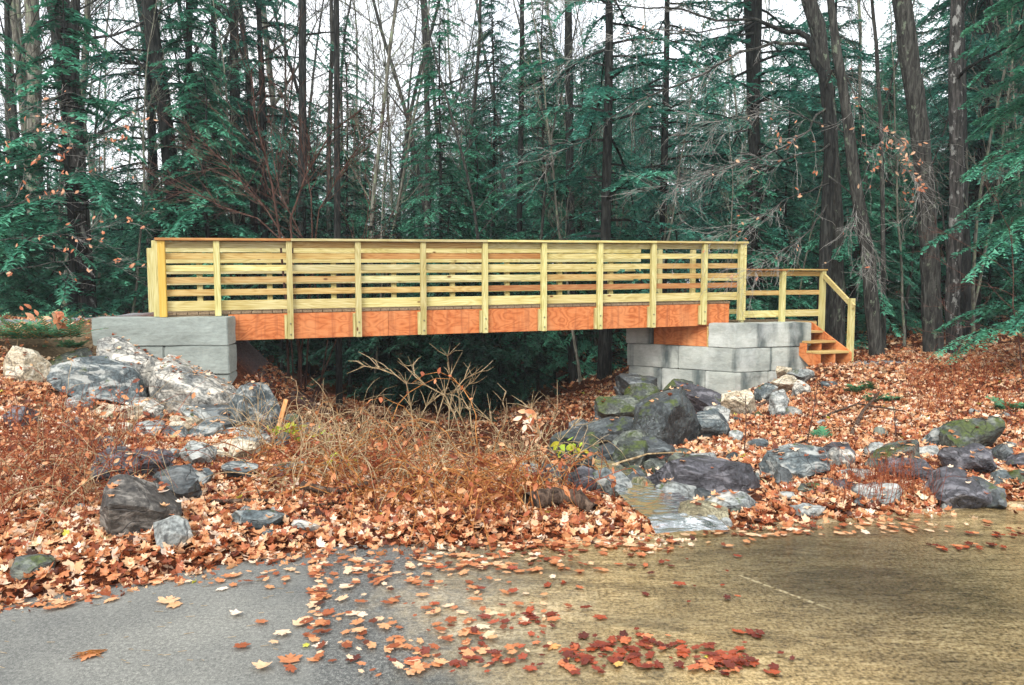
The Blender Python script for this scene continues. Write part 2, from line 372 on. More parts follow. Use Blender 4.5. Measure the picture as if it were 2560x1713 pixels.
# ------------------------------------------------------------ terrain
EX = [-40, -8, -4, -2.46, -1.69, -1.13, .73, 1.26, 2.07, 3.6, 8, 40]
EY = [1.2, 2.2, 2.9, 3.5, 3.95, 4.24, 4.42, 4.57, 4.77, 5.2, 6.2, 12]
CP = np.array([(-4, 3.6, .08), (-2.2, 4.2, .07), (-1, 4.7, .05), (.3, 4.9, .05), (1.1, 5.3, -.05), (1.35, 4.9, -.05), (.8, 5.8, -.07), (2.0, 5.2, .05), (3.6, 5.7, .06), (6, 6.6, .1),
 (-2.8, 5.4, .14), (-4.3, 6.8, .19), (-5.2, 8.3, .38), (-5.85, 8.9, .45), (-6.3, 9.8, .85), (-6.15, 10.3, .97), (-7.2, 11, 1.0), (-5.5, 11.5, 1.15), (-8, 12, 1.05), (-10, 11, 1.0), (-12, 8, .8), (-9, 6, .4),
 (-5.6, 9.9, .5), (-5, 9.9, .35), (-4.4, 9.8, .2), (-3.9, 9.8, .05), (-5.2, 10.9, 1.19), (-4.8, 11.6, 1.18), (-4.7, 12.4, 1.0), (-3.5, 11, -.2), (-3.3, 9.2, -.1), (-3.6, 8.8, .0), (-2.8, 8.2, -.08), (-1.5, 7.5, -.03), (-1, 6, .04), (0, 6, .02), (.2, 7, -.08),
 (-.5, 8.2, -.55), (.3, 9.5, -1.0), (-1.5, 10, -1.0), (-2.5, 11, -.8), (-1, 12, -.9), (1, 12.5, -.85), (-1, 16, -1.2), (0, 20, -1.3), (-4.4, 13, -.25), (-8, 16, .6), (-12, 20, .7),
 (1.13, 15, -.6), (2.36, 15.5, -.21), (2.2, 13, -.42), (3.0, 12.9, -.42), (3.7, 12.4, -.40), (4.6, 12.9, -.12), (3.4, 11.6, -.36), (1.7, 11, -.45), (1.05, 8.5, -.2), (.53, 7, -.12), (1.34, 6.9, -.03), (2.46, 7.9, -.02), (2.9, 9.3, -.03), (4.5, 10.5, .08), (5.24, 12.5, .22), (6.6, 13.5, .22), (8, 13.8, .3), (9.4, 13.8, .39), (6.8, 10, .13), (5.1, 7.5, .06),
 (5, 18, .1), (10, 18, .35), (16, 16, .5), (5, 30, .2), (-5, 30, -.2), (0, 30, -.6), (15, 30, .6), (-15, 30, .8), (0, 60, .8), (-30, 60, 1.5), (30, 60, 1.5), (-30, 20, 1.2), (30, 20, .9), (0, 110, 1.5), (-60, 110, 2), (60, 110, 2), (14, 8, .3), (25, 8, .6), (-20, 4, .6), (-14, 3, .3), (0, -60, 0), (-80, -30, 0), (80, -30, 0)], dtype=float)
_n = len(CP); _D = np.hypot(CP[:, None, 0] - CP[None, :, 0], CP[:, None, 1] - CP[None, :, 1])
_A = np.zeros((_n + 1, _n + 1)); _A[:_n, :_n] = -_D + np.eye(_n) * -.02; _A[:_n, _n] = 1; _A[_n, :_n] = 1
_W = np.linalg.solve(_A, np.append(CP[:, 2], 0))
def vn(x, y, s, seed=0):
    x = x * s + seed * 17.3; y = y * s + seed * 9.1
    return (np.sin(x * 1.7 + 1.3 * np.sin(y * 1.1)) * np.cos(y * 1.9 + 1.7 * np.sin(x * .9)) + .5 * np.sin(x * 3.9 + y * 2.3 + 2 * np.sin(y * 2.1)))
def zt(x, y):
    x = np.atleast_1d(np.asarray(x, float)); y = np.atleast_1d(np.asarray(y, float)); sh = x.shape
    xf, yf = x.ravel(), y.ravel(); out = np.zeros(len(xf))
    for i in range(0, len(xf), 20000):
        a, b = xf[i:i + 20000, None], yf[i:i + 20000, None]
        out[i:i + 20000] = -np.hypot(a - CP[:, 0], b - CP[:, 1]) @ _W[:_n] + _W[_n]
    e = np.interp(xf, EX, EY); s = np.clip((yf - e) / .35, 0, 1); s = s * s * (3 - 2 * s)
    nz = .018 * vn(xf, yf, 1.6) + .01 * vn(xf, yf, 4.3, 2)
    out = (1 - s) * -.03 + s * (out + nz)
    return out.reshape(sh)
def z1(x, y): return float(zt([x], [y])[0])
def hit(px, py, y0=2.6, y1=60):
    """where the sight line through a pixel meets the ground"""
    Ys = np.linspace(y0, y1, 700) if y1 < 30 else np.geomspace(y0, y1, 900)
    P = np.array([W(px, py, Y)[:] for Y in Ys]); zz = zt(P[:, 0], P[:, 1]); k = np.argmax(P[:, 2] < zz)
    if P[k, 2] >= zz[k]: k = len(Ys) - 1
    return Ys[k]

def axis(a, b, c0, c1, d0, d1):
    inner = np.arange(a, b, .09); left = a - np.geomspace(.09, a - c0, d0)[::-1]; right = b + np.geomspace(.05, c1 - b, d1)
    return np.concatenate([left, inner, right])
gx = axis(-9, 11, -90, 90, 26, 26); gy = axis(2.5, 16, -40, 130, 14, 30)
GX, GY = np.meshgrid(gx, gy); GZ = zt(GX, GY)
nx, ny = len(gx), len(gy); idx = np.arange(nx * ny).reshape(ny, nx)
Fq = np.stack([idx[:-1, :-1], idx[:-1, 1:], idx[1:, 1:], idx[1:, :-1]], -1).reshape(-1, 4)
soil = np.clip(1.2 - np.hypot((GX + 6.2) / 1.1, (GY - 10.0) / .9), 0, 1) + np.clip(1.1 - np.hypot((GX + 4.3) / 1.3, (GY - 7.9) / .9), 0, 1) * .8 + np.clip(1.1 - np.hypot((GX - 7) / 2.4, (GY - 12.2) / .5), 0, 1) * .6
grav = np.clip(1.3 - np.hypot((GX + 7.0) / 3.2, (GY - 11.9) / .9), 0, 1) + np.clip(1.2 - np.hypot((GX - 6.1) / 1.2, (GY - 12.9) / .5), 0, 1)
gm = np_mesh('ground', np.stack([GX, GY, GZ], -1), Fq, M['ground'], attr=np.clip(soil, 0, 1).ravel(), smooth=True)
_a = gm.attributes.new('gravel', 'FLOAT', 'POINT'); _a.data.foreach_set('value', np.clip(grav * 1.5, 0, 1).ravel().astype(np.float32))
ground = link('ground', gm, kind='structure')
GT = bvhtree.BVHTree.FromPolygons([tuple(p) for p in np.stack([GX, GY, GZ], -1).reshape(-1, 3)], [tuple(f) for f in Fq.tolist()])

# road sheet
rx = np.linspace(-14, 14, 113); rv = []
for x in rx: rv += [(x, -12, 0), (x, float(np.interp(x, EX, EY)) + .16, 0)]
rf = [(2 * i, 2 * i + 2, 2 * i + 3, 2 * i + 1) for i in range(len(rx) - 1)]
link('road', np_mesh('road', rv, rf, M['road']), kind='structure')
# shallow sheet of water running over the road
wv_ = []; wf = []; wat = []; ys = np.linspace(0, 1, 30); xs = np.linspace(0, 1, 50)
for j in ys:
    yy = -1 + j * 1.0 * 5.45
    for i in xs:
        x0 = -.45 - .12 * yy + .25 * math.sin(yy * 2.1) + .1 * math.sin(yy * 5.3)
        x = x0 + i * (13 - x0); y = -3 + (float(np.interp(x, EX, EY)) + .05 + 3) * j
        wv_.append((x, y, .006)); wat.append(min(1, i * 13 / 1.3))
wf = [(j * 50 + i, j * 50 + i + 1, (j + 1) * 50 + i + 1, (j + 1) * 50 + i) for j in range(29) for i in range(49)]
link('water', np_mesh('water', wv_, wf, M['water'], attr=wat, smooth=True), kind='structure')
# stream: banks given as left and right points, upstream to road
SL = [W(1250, 1110, 6.9), W(1350, 1128, 6.3), W(1396, 1145, 5.85), W(1420, 1165, 5.5), W(1455, 1190, 5.1), W(1500, 1225, 4.75), W(1520, 1243, 4.52)]
SR = [W(1300, 1105, 7.0), W(1400, 1122, 6.4), W(1465, 1140, 5.9), W(1520, 1162, 5.5), W(1565, 1180, 5.2), W(1610, 1205, 4.85), W(1650, 1238, 4.58)]
SZ = [.0, .0, .0, .01, .02, .035, .008]; NS = 26; NT = 130
sv = []; sa = []
for t in np.linspace(0, len(SL) - 1.001, NT):
    i = int(t); f = t - i; a = SL[i].lerp(SL[i + 1], f); b = SR[i].lerp(SR[i + 1], f); z = SZ[i] * (1 - f) + SZ[i + 1] * f
    for q in np.linspace(-.15, 1.15, NS):
        p = a.lerp(b, q); fo = max(0, 1 - abs(t - 5.5) / .9) * max(0, 1 - abs(q - .64) / .42) * .95
        fo = max(fo, .42 * max(0, 1 - abs(t - 3.2) / .8), .4 * max(0, 1 - abs(t - 1.9) / .5)); fo = max(fo, .13)
        sv.append((p.x, p.y, z + .03 + .007 * noise.noise(Vector((p.x * 9, p.y * 14, 0))) + .010 * noise.noise(Vector((p.x * 24, p.y * 30, 3))) * (fo + .3) + .02 * fo)); sa.append(fo)
sf = [(j * NS + i, j * NS + i + 1, (j + 1) * NS + i + 1, (j + 1) * NS + i) for j in range(NT - 1) for i in range(NS - 1)]
link('stream', np_mesh('stream', sv, sf, M['stream'], attr=sa, smooth=True), kind='structure')
def in_stream(x, y):
    for i in range(len(SL) - 1):
        if min(SL[i + 1].y, SR[i + 1].y) <= y <= max(SL[i].y, SR[i].y):
            f = (y - SL[i + 1].y) / (SL[i].y - SL[i + 1].y + 1e-6); f = min(1, max(0, f)); a = SL[i + 1].lerp(SL[i], f); b = SR[i + 1].lerp(SR[i], f)
            if a.x + .05 < x < b.x - .04: return True
    return False
# worn lane dash on the wet road
pb = MB()
pa, pz = W(1688, 1330, hit(1688, 1330)), W(1900, 1410, hit(1900, 1410))
for k_ in range(7):
    a = pa.lerp(pz, k_ / 7 + .01); b = pa.lerp(pz, (k_ + 1) / 7 - .012 * (k_ % 3)); d = (b - a).normalized(); s_ = Vector((-d.y, d.x, 0)) * (.008 + .003 * (k_ % 2))
    q = [a - s_, b - s_, b + s_ * 1.2, a + s_]; pb.add([(p.x, p.y, .0035) for p in q], [(0, 1, 2, 3)])
pb.build('road_marking', M['paint'], kind='structure')

# ------------------------------------------------------------ footbridge
BX, BY, TH, SLP = -4.283, 10.673, .29996, .01187
br = empty('footbridge', (BX, BY, 0), TH, label='new timber footbridge with slatted railings and orange side beams spanning the gully', cat='bridge')
br_r = random.Random(3)
def bbox(name, mat, x0, x1, y0, y1, z0, z1, par=br, bev=.003, **k):
    m = MB(); m.box(x0, x1, y0, y1, z0, z1, SLP); return m.build(name, mat, par, bevel=bev, **k)
PS = [-.71] + list(range(0, 9)) + [8.745]
for i, s in enumerate(PS):
    top = 2.225
    if i == 0:
        bbox('post', M['post_o'], s - .02, s + .075, -.0, .088, 1.147, top, label='ochre corner post at the left end of the bridge')
        bbox('post', M['post'], s - .095, s - .021, .01, .10, 1.155, top)
        continue
    zb = 1.147 if i == 1 else (.86 if i >= 10 else .777)
    if i == 9: zb = .80
    p = bbox('post', M['post'], s, s + .085, 0, .088, zb, top)
    if 2 <= i <= 9:
        for zz in (zb + .07, zb + .23):
            b = MB(); c = (s + .043, -.008, zz + SLP * s); b.tube([(c[0], .001, c[2]), (c[0], -.006, c[2])], .013, 8); b.tube([(c[0], -.006, c[2]), (c[0], -.016, c[2])], [.009, .006], 6)
            b.add([(c[0] + .006 * math.cos(t), -.016, c[2] + .006 * math.sin(t)) for t in np.linspace(0, 6.28, 7)[:-1]], [tuple(range(6))])
            b.build('bolt', M['steel'], p)
        bbox('spacer', M['post'], s - .045, s - .003, .03, .088, zb + .005, 1.14)   # paler block beside each post
    if i == 10: bbox('post', M['wood_y'], s + .088, s + .128, .0, .088, .86, top)
BZ = [(1.225, .14), (1.445, .089), (1.618, .089), (1.79, .089), (1.963, .089), (2.13, .089)]
rowm = [['wood_y', 'wood_g', 'wood_y', 'wood_y', 'wood_t'], ['wood_t', 'wood_t', 'wood_b', 'wood_b'], ['wood_t', 'wood_y', 'wood_g', 'wood_t'], ['wood_y', 'wood_g', 'wood_y', 'wood_t'], ['wood_t', 'wood_t', 'wood_b', 'wood_y'], ['wood_g', 'wood_t', 'wood_g', 'wood_g']]
def rail(side):
    n0, n1 = (.091, .128) if side == 0 else (1.262, 1.299)
    lo, hi = (-.70, 8.83) if side == 0 else (-.93, 7.43)
    dz = 0 if side == 0 else -.02
    for r, (z, h) in enumerate(BZ):
        cuts = [lo] + [c for c in ([1.04, 4.04, 7.04] if r % 2 else [2.04, 5.04]) if c < hi - .4] + [hi]
        for k in range(len(cuts) - 1):
            jz = br_r.uniform(-.003, .003)
            bbox('rail_board', M[rowm[r][min(k + (1 if cuts[1] > 1.5 and k else 0), 3)] if side == 0 else br_r.choice(['wood_y', 'wood_y', 'wood_g'])], cuts[k] + .002, cuts[k + 1] - .002, n0 + br_r.uniform(-.001, .001), n1, z + dz + jz, z + h + dz + jz)
    c0, c1 = (-.03, .155) if side == 0 else (1.235, 1.42)
    cuts = [lo - .06, 1.07, 4.07, 7.07, hi + .06] if side == 0 else [lo - .03, 3.2, hi + .03]
    for k in range(len(cuts) - 1):
        bbox('cap_rail', M[['wood_b', 'wood_g', 'wood_y', 'wood_y'][k % 4]], cuts[k] + .001, cuts[k + 1] - .001, c0, c1, 2.227 + dz, 2.262 + dz)
rail(0); rail(1)
def s_of(px, n):
    u = (px - 1280) / F; return min(np.linspace(-2, 10, 4801), key=lambda s: abs((BX + s * math.cos(TH) - n * math.sin(TH)) / (BY + s * math.sin(TH) + n * math.cos(TH)) - u))
for px in (380, 502, 676, 835, 985, 1131, 1267, 1398, 1525, 1647, 1730):
    s = s_of(px, 1.34) - .04
    bbox('post', M['post'] if px != 1730 else M['wood_y'], s, s + .085, 1.302, 1.39, .80 if px > 500 else 1.16, 2.18)
dk = MB(); s = -.66; k = 0
while s < 8.6:
    e = br_r.uniform(-.006, .008); dk.box(s, s + .137, .093 - e - .03 * 0, 1.30, 1.166, 1.203, SLP); s += .145
    k += 1
dk.build('deck', M['deck'], br, bevel=.003)
for n in (.096, .50, .86, 1.2):
    cuts = [.17, 2.5, 4.95, 7.4, 8.60]
    for k in range(4): bbox('beam', M['beam'], cuts[k] + .002, cuts[k + 1] - .002, n, n + .09, 0.777, 1.160, bev=.002)
bt = MB(); bt.box(-.66, .16, .096, .19, 1.147, 1.160, SLP); bt.build('ledger', M['deck'], br)
for px in (450, 870): pass

# ------------------------------------------------------------ concrete blocks
def block(poly, z0, z1, mat, label, grp, seed=0, pitch=(0, 0)):
    """split-faced block: plan polygon, subdivided and roughened"""
    P = [Vector((p[0], p[1], 0)) for p in poly]; c = sum(P, Vector()) / len(P)
    bm = bmesh.new(); vs = [bm.verts.new((p.x - c.x, p.y - c.y, z - z0)) for z in (z0, z1) for p in P]; n = len(P)
    bm.faces.new(vs[:n][::-1]); bm.faces.new(vs[n:])
    for i in range(n): bm.faces.new((vs[i], vs[(i + 1) % n], vs[n + (i + 1) % n], vs[n + i]))
    bmesh.ops.recalc_face_normals(bm, faces=bm.faces)
    bmesh.ops.bevel(bm, geom=[e for e in bm.edges], offset=.011, segments=2, affect='EDGES')
    bmesh.ops.triangulate(bm, faces=[f for f in bm.faces if len(f.verts) > 4])
    for _ in range(5):
        es = [e for e in bm.edges if e.calc_length() > .05]
        if es: bmesh.ops.subdivide_edges(bm, edges=es, cuts=1, use_grid_fill=True)
    for v in bm.verts:
        q = Vector((v.co.x * 2.5, v.co.y * 2.5, v.co.z * 9)) + Vector((seed * 3.3, seed, 0))
        v.co += v.normal * (.009 * noise.noise(q) + .004 * noise.noise(v.co * 24 + Vector((seed, 0, 0)))) if v.normal.length > 0 else Vector()
    for f in bm.faces: f.smooth = False
    me = bpy.data.meshes.new('concrete_block'); bm.to_mesh(me); bm.free(); me.materials.append(mat)
    o = link('concrete_block', me, None, label=label, cat='concrete block', group=grp); o.location = (c.x, c.y, z0); return o
GL, GR_ = 'concrete blocks of the left abutment', 'concrete blocks of the right abutment'
def lb(x0, x1, z0, z1, label, sd, off=0):
    a = math.radians(6); ca, sa_ = math.cos(a), math.sin(a); ox, oy = -3.99, 10.36
    f = lambda x, y: (ox + (x - ox) * ca - y * sa_, oy + (x - ox) * sa_ + y * ca)
    block([f(x0, off), f(x1, off), f(x1, .44 + off), f(x0, .44 + off)], z0, z1, M['conc'], label, GL, sd)
lb(-5.80, -3.99, .745, 1.140, 'long grey concrete block on top of the left abutment under the railing corner', 1)
lb(-5.72, -4.865, .345, .738, 'grey concrete block behind the tall pale streaked boulder in the second row', 2, .012)
lb(-4.858, -3.985, .345, .738, 'grey concrete block directly below the right end of the long top block', 3, .005)
lb(-4.9, -3.99, -.055, .338, 'lowest grey concrete block of the left abutment mostly hidden by the boulder', 4, .02)
block([(-5.7, 10.9), (-4.5, 11.2), (-4.95, 12.4), (-6.0, 12.3)], .2, .765, M['conc'], 'concrete block under the bridge end behind the left abutment face', GL, 9)
CX, CY = 3.86, 12.75; SCL = 1.06; DA = Vector((-.81, .58)).normalized(); DB = Vector((.95, .31)).normalized()
def cw(t, d, inn=0):
    """point t metres along face d from the near corner; inn metres inward"""
    p = Vector((CX, CY)) + d * t
    if inn: p = p + (Vector((DA.y, -DA.x)) if d is DA else Vector((-DB.y, DB.x))) * inn * (1 if d is DB else 1)
    return p
nA = Vector((.58, .81)).normalized(); nB = Vector((-.31, .95)).normalized()
def strip(d, t0, t1, th, off=0):
    n = nA if d is DA else nB; o = Vector((CX, CY)); t0 *= SCL; t1 *= SCL
    return [o + d * t0 - n * off * -1, o + d * t1 + n * off, o + d * t1 + n * (th + off), o + d * t0 + n * (th + off)]
def corner(ta, tb, th):
    ta *= SCL; tb *= SCL; o = Vector((CX, CY)); inn = o + (nA + nB).normalized() * th * 1.06
    return [o, o + DB * tb, o + DB * tb + nB * th, inn, o + DA * ta + nA * th, o + DA * ta]
cwm = M['conc_w']
block(corner(.46, 1.50, .5), 0.5041, 0.9249, cwm, 'top right concrete block with the bright corner beside the stairs', GR_, 11)
block(strip(DA, 1.50, 1.98, .5), 0.5041, 0.891, cwm, 'small grey concrete block left of the rust brown bearing beam', GR_, 12)
block(corner(.975, .715, .5), 0.0833, 0.4967, cwm, 'streaked concrete block at the corner in the middle row of the right abutment', GR_, 13)
block(strip(DA, .982, 1.95, .5), 0.0833, 0.4967, cwm, 'dark wet concrete block at the left end of the middle row', GR_, 14)
block(strip(DB, .722, 1.46, .5, .01), 0.0833, 0.4967, cwm, 'concrete block at the right end of the middle row near the stair foot', GR_, 15)
block(corner(.50, .655, .5), -0.3439, 0.0759, cwm, 'bright concrete block at the corner of the bottom row above the tan rock', GR_, 16)
block(strip(DA, .507, 1.28, .5), -0.3439, 0.0759, cwm, 'dark wet concrete block in the bottom row above the dark boulders', GR_, 17)
block(strip(DA, 1.287, 1.92, .5, .01), -0.3439, 0.0759, cwm, 'pale concrete block at the far left of the bottom row', GR_, 18)
block(strip(DB, .662, 1.32, .5, .008), -0.3439, 0.0759, cwm, 'concrete block at the bottom right sunk into the leaf bank', GR_, 19)
sb = MB(); p = strip(DA, .50, 1.485, .12, .10); sb.prism([(q.x, q.y, .502) for q in p], (0, 0, .36)); so = sb.build('bearing_beam', M['beam'], bevel=.003, label='rust brown timber bearing beam under the right end of the bridge', cat='timber beam')
sb = MB(); q0 = strip(DA, .47, .497, .22, .04); sb.prism([(q.x, q.y, .502) for q in q0], (0, 0, .36)); sb.build('end_board', M['wood_t'], so)

# ------------------------------------------------------------ landing with stairs
ld = empty('stair_landing', (4.07, 13.26, 0), math.atan2(.34, .94), label='low timber landing with railing and three open steps down to the path', cat='wooden stairs')
def lbx(name, mat, x0, x1, y0, y1, z0, z1, bev=.003):
    m = MB(); m.box(x0, x1, y0, y1, z0, z1); return m.build(name, mat, ld, bevel=bev)
lbx('post', M['post'], .925, 1.012, -.006, .08, .89, 1.855); lbx('post', M['post'], 1.85, 1.937, .0, .086, .30, 1.885)
lbx('post', M['post_o'], .80, .885, 1.05, 1.135, .30, 1.80); lbx('post', M['post'], .06, .12, .02, .10, .89, 1.74)
lbx('cap_rail', M['wood_b'], .13, 1.03, -.03, .13, 1.857, 1.884); lbx('cap_rail', M['wood_t'], 1.033, 1.95, -.02, .13, 1.866, 1.892)
for a, b, dz in ((.13, .94, 0), (1.0, 1.86, .008)):
    for z, h, m_ in ((1.755, .09, 'wood_t'), (1.41, .085, 'wood_t'), (1.005, .125, 'wood_y')):
        lbx('rail_board', M[m_], a, b, .082, .118, z + dz, z + h + dz)
lbx('rail_board', M['wood_y'], .1, .82, 1.138, 1.17, 1.03, 1.12); lbx('rail_board', M['wood_y'], .1, .82, 1.138, 1.17, 1.68, 1.77)
lbx('landing_deck', M['deck'], .2, 1.83, .10, 1.05, .885, .922); lbx('rim_joist', M['wood_t'], .13, 1.80, .06, .098, .80, .915)
lbx('rim_joist', M['wood_t'], .2, 1.8, 1.0, 1.04, .70, .88)
RB = Vector((1.57, .0, 0)); dd = Vector((.13, -1, 0)).normalized()     # stairs run towards the camera; local frame of the landing
def stairpt(q, side, z): p = RB + dd * q + Vector((-1, 0, 0)) * side; return Vector((p.x, p.y, z))
gz = z1(5.9, 13.0) - .02
for side, full in ((-.02, True), (.30, False), (.62, False)):
    m = MB()
    if full: pr = [(0, .905), (.06, .905), (.90, .43), (.92, .41), (.92, gz), (.72, gz), (.0, .60)]
    else: pr = [(0, .86), (.22, .735), (.22, .725), (.30, .725), (.30, .565), (.58, .565), (.58, .40), (.88, .40), (.88, gz), (.62, gz), (0, .55)]
    if side > .5: pr = [(.34, .565), (.58, .565), (.58, .40), (.88, .40), (.88, gz), (.66, gz), (.34, .42)]
    m.prism([stairpt(q, side, z) for q, z in pr], Vector((-.038, 0, 0))); m.build('stringer', M['beam'], ld)
for q0_, zt_, ln in ((.05, .765, .58), (.33, .602, .61), (.61, .438, .67)):
    m = MB(); m.prism([stairpt(q0_, -.0, zt_ - .037), stairpt(q0_ + .14, .0, zt_ - .037), stairpt(q0_ + .14, ln, zt_ - .037), stairpt(q0_, ln, zt_ - .037)], (0, 0, .037))
    m.prism([stairpt(q0_ + .146, -.0, zt_ - .037), stairpt(q0_ + .285, .0, zt_ - .037), stairpt(q0_ + .285, ln, zt_ - .037), stairpt(q0_ + .146, ln, zt_ - .037)], (0, 0, .037))
    m.build('tread', M['wood_t'], ld, bevel=.003)
m = MB(); a = stairpt(.84, -.065, .27); m.bar((a.x, a.y, gz), (a.x, a.y, 1.36), .088, .088, up=(0, 1, 0)); m.build('newel_post', M['post'], ld, bevel=.003)
m = MB(); a = Vector((1.87, -.025, 1.76)); b = stairpt(.93, -.02, 1.21); m.bar(a, b, .04, .095); m.build('handrail', M['wood_y'], ld, bevel=.004)

# ------------------------------------------------------------ survey stake
p = hit(632, 990); a = W(631, 1000, 7.2); b = W(655, 914, 7.3); m = MB(); m.bar(a, b, .04, .025, up=(0, 1, 0)); m.build('wooden_stake', M['stake'], label='slanting orange brown wooden stake in the brush beside the yellow leaves', cat='stake')

# ------------------------------------------------------------ rocks
ROCKBV = []
def base_hit(cx, y):
    return hit(cx, y - 3) - .02
def rock(poly, Y, mat, label, thick=.8, grp='boulders and stones on the banks', seed=0, rough=1.0, bury=.3, lift=0, name='rock'):
    """poly: outline in photo pixels at distance Y -> angular solid with real depth"""
    r = random.Random(seed * 7 + 1)
    yb = max(p[1] for p in poly); xb = sum(p[0] for p in poly) / len(poly); cy_ = sum(p[1] for p in poly) / len(poly)
    Y = min(Y, base_hit(xb, yb) + .1)
    g_ = 1.0 if seed in (1, 2, 3, 4) else (.9 if seed == 26 else 1.16 if grp[:6] in ('riprap', 'stones') else 1.08)
    poly = [(xb + (x - xb) * g_, yb + (y - yb) * (1.22 if g_ > 1 and Y < 9.4 else 1.04) - (yb - cy_) * .04) for x, y in poly]
    P = [W(x, y, Y) for x, y in poly]; c = sum(P, Vector()) / len(P)
    zmin = min(p.z for p in P); zmax = max(p.z for p in P); wd = max(p.x for p in P) - min(p.x for p in P); ht = zmax - zmin
    dp = thick * min(wd, ht * 2.2) * .5 + .25 * ht
    pts = []
    for p in P:
        q = p.copy(); q.y += r.uniform(-.12, .12) * dp; pts.append(q)
        if p.z < zmin + .3 * ht: pts.append(Vector((c.x + (p.x - c.x) * .85, q.y, p.z - bury * ht - .03)))
    for sgn, nn in ((-1, 6), (1, 6)):
        for k in range(nn):
            p = P[int(r.random() * len(P))]; f = r.uniform(.25, .72)
            q = c.lerp(p, f); q.y = c.y + sgn * dp * r.uniform(.55, 1.0) * (1.15 - f * .6)
            if sgn < 0: q.z -= .12 * ht * r.random()
            pts.append(q)
    bm = bmesh.new()
    for p in pts: bm.verts.new(p - c)
    res = bmesh.ops.convex_hull(bm, input=bm.verts)
    bmesh.ops.delete(bm, geom=[v for v in bm.verts if not v.link_faces], context='VERTS')
    size = max(wd, ht); tgt = max(.022, size / 26)
    for _ in range(7):
        es = [e for e in bm.edges if e.calc_length() > tgt * 1.5]
        if not es: break
        bmesh.ops.subdivide_edges(bm, edges=es, cuts=1); bmesh.ops.triangulate(bm, faces=[f for f in bm.faces if len(f.verts) > 3])
    soft = rough < .7; bb0 = [(min(v.co[i] for v in bm.verts), max(v.co[i] for v in bm.verts)) for i in range(3)]
    if soft: bmesh.ops.smooth_vert(bm, verts=bm.verts, factor=.5, use_axis_x=True, use_axis_y=True, use_axis_z=True)
    off = Vector((seed * 13.7, seed * 5.1, seed * 2.3)); am = size * (.05 if soft else .022) * rough
    for v in bm.verts:                                 # large lumps before the flat chips are cut
        v.co += v.co.normalized() * noise.noise(v.co / size * 2.6 + off) * size * .06
    for k in range(0 if soft else 10):
        n_ = Vector((r.gauss(0, 1), r.gauss(0, 1), r.gauss(0, .8))).normalized(); sup = max(v.co.dot(n_) for v in bm.verts); lim = sup * r.uniform(.58, .86)
        for v in bm.verts:
            e_ = v.co.dot(n_) - lim
            if e_ > 0: v.co -= n_ * e_
    for i in range(3):
        lo_, hi_ = min(v.co[i] for v in bm.verts), max(v.co[i] for v in bm.verts)
        for v in bm.verts: v.co[i] = bb0[i][0] + (v.co[i] - lo_) / (hi_ - lo_) * (bb0[i][1] - bb0[i][0])
    bm.normal_update()
    st = Vector((1, 1, 2.2))
    for v in bm.verts:
        q = v.co / size
        n = noise.noise(q * 3.2 + off) * 1.1 + noise.noise(Vector((q.x * 5, q.y * 5, q.z * 13 + q.x * 5)) + off) * .6 + abs(noise.noise(q * 9 + off)) * -.8 + noise.noise(q * 22 + off) * .3
        v.co += v.normal * n * am
    for f in bm.faces: f.smooth = False
    me = bpy.data.meshes.new(name); bm.to_mesh(me); 
    me.materials.append(mat)
    o = link(name, me, None, label=label, cat='rock', group=grp); o.location = c + Vector((0, 0, lift))
    ROCKBV.append((bvhtree.BVHTree.FromBMesh(bm), o.location.copy(), size, grp[:6] == 'riprap')); bm.free()
    return o
def brock(x0, x1, y0, y1, mat, label, Y=None, skew=0, seed=0, **k):
    """rock from its bounding box in the photo, a random angular outline inside it"""
    r = random.Random(seed + 11); cx, cy = (x0 + x1) / 2, (y0 + y1) / 2; a, b = (x1 - x0) / 2, (y1 - y0) / 2; n = r.choice([7, 8, 9]); t0 = r.random() * 6
    poly = []
    for i in range(n):
        t = t0 + 2 * math.pi * (i + r.uniform(-.28, .28)) / n; ct, st_ = math.cos(t), math.sin(t)
        e = .72; px = cx + a * math.copysign(abs(ct) ** e, ct) + skew * a * -st_; py = cy + b * math.copysign(abs(st_) ** e, st_)
        poly.append((px, py))
    if Y is None: Y = hit(cx, y1 - (y1 - y0) * .12) + .0
    return rock(poly, Y, mat, label, seed=seed, **k)
G1, G2, G3 = 'boulders heaped below the left abutment', 'riprap boulders below the right abutment', 'stones strewn over the right leaf bank'
G4 = 'stones in the leaves on the left bank'
rock([(375, 828), (390, 818), (415, 824), (440, 840), (500, 862), (545, 893), (562, 915), (552, 938), (510, 950), (440, 948), (390, 942), (366, 912), (366, 862)], 8.9, M['r_pale'], 'largest pale streaked boulder overhanging a dark hollow below the left abutment', .75, G1, 1)
rock([(212, 792), (228, 779), (268, 788), (318, 812), (352, 846), (370, 880), (364, 918), (310, 905), (214, 820)], 9.5, M['r_pale'], 'tall grey white boulder leaning against the left concrete blocks', .7, G1, 2)
rock([(118, 852), (140, 832), (200, 820), (240, 823), (292, 848), (325, 880), (340, 914), (300, 916), (258, 906), (170, 893), (125, 876)], 8.75, M['r_bluegrey'], 'wide blue grey boulder in front of the tall grey white one', .6, G1, 3)
rock([(8, 815), (24, 795), (48, 800), (85, 830), (117, 860), (96, 874), (40, 872), (8, 865)], 8.9, M['r_tan'], 'cream tan wedge boulder at the left edge below the soil mound', .8, G1, 4)
rock([(102, 838), (135, 810), (192, 797), (208, 814), (180, 830), (150, 838), (112, 852)], 9.5, M['r_mossy'], 'moss flecked boulder between the cream wedge and the tall grey white boulder', .8, G1, 5)
rock([(540, 908), (575, 902), (612, 938), (645, 985), (620, 1000), (560, 988), (520, 965)], 9.3, M['r_bluegrey'], 'blue dark slab sloping down to the right behind the largest pale boulder', .6, G1, 6)
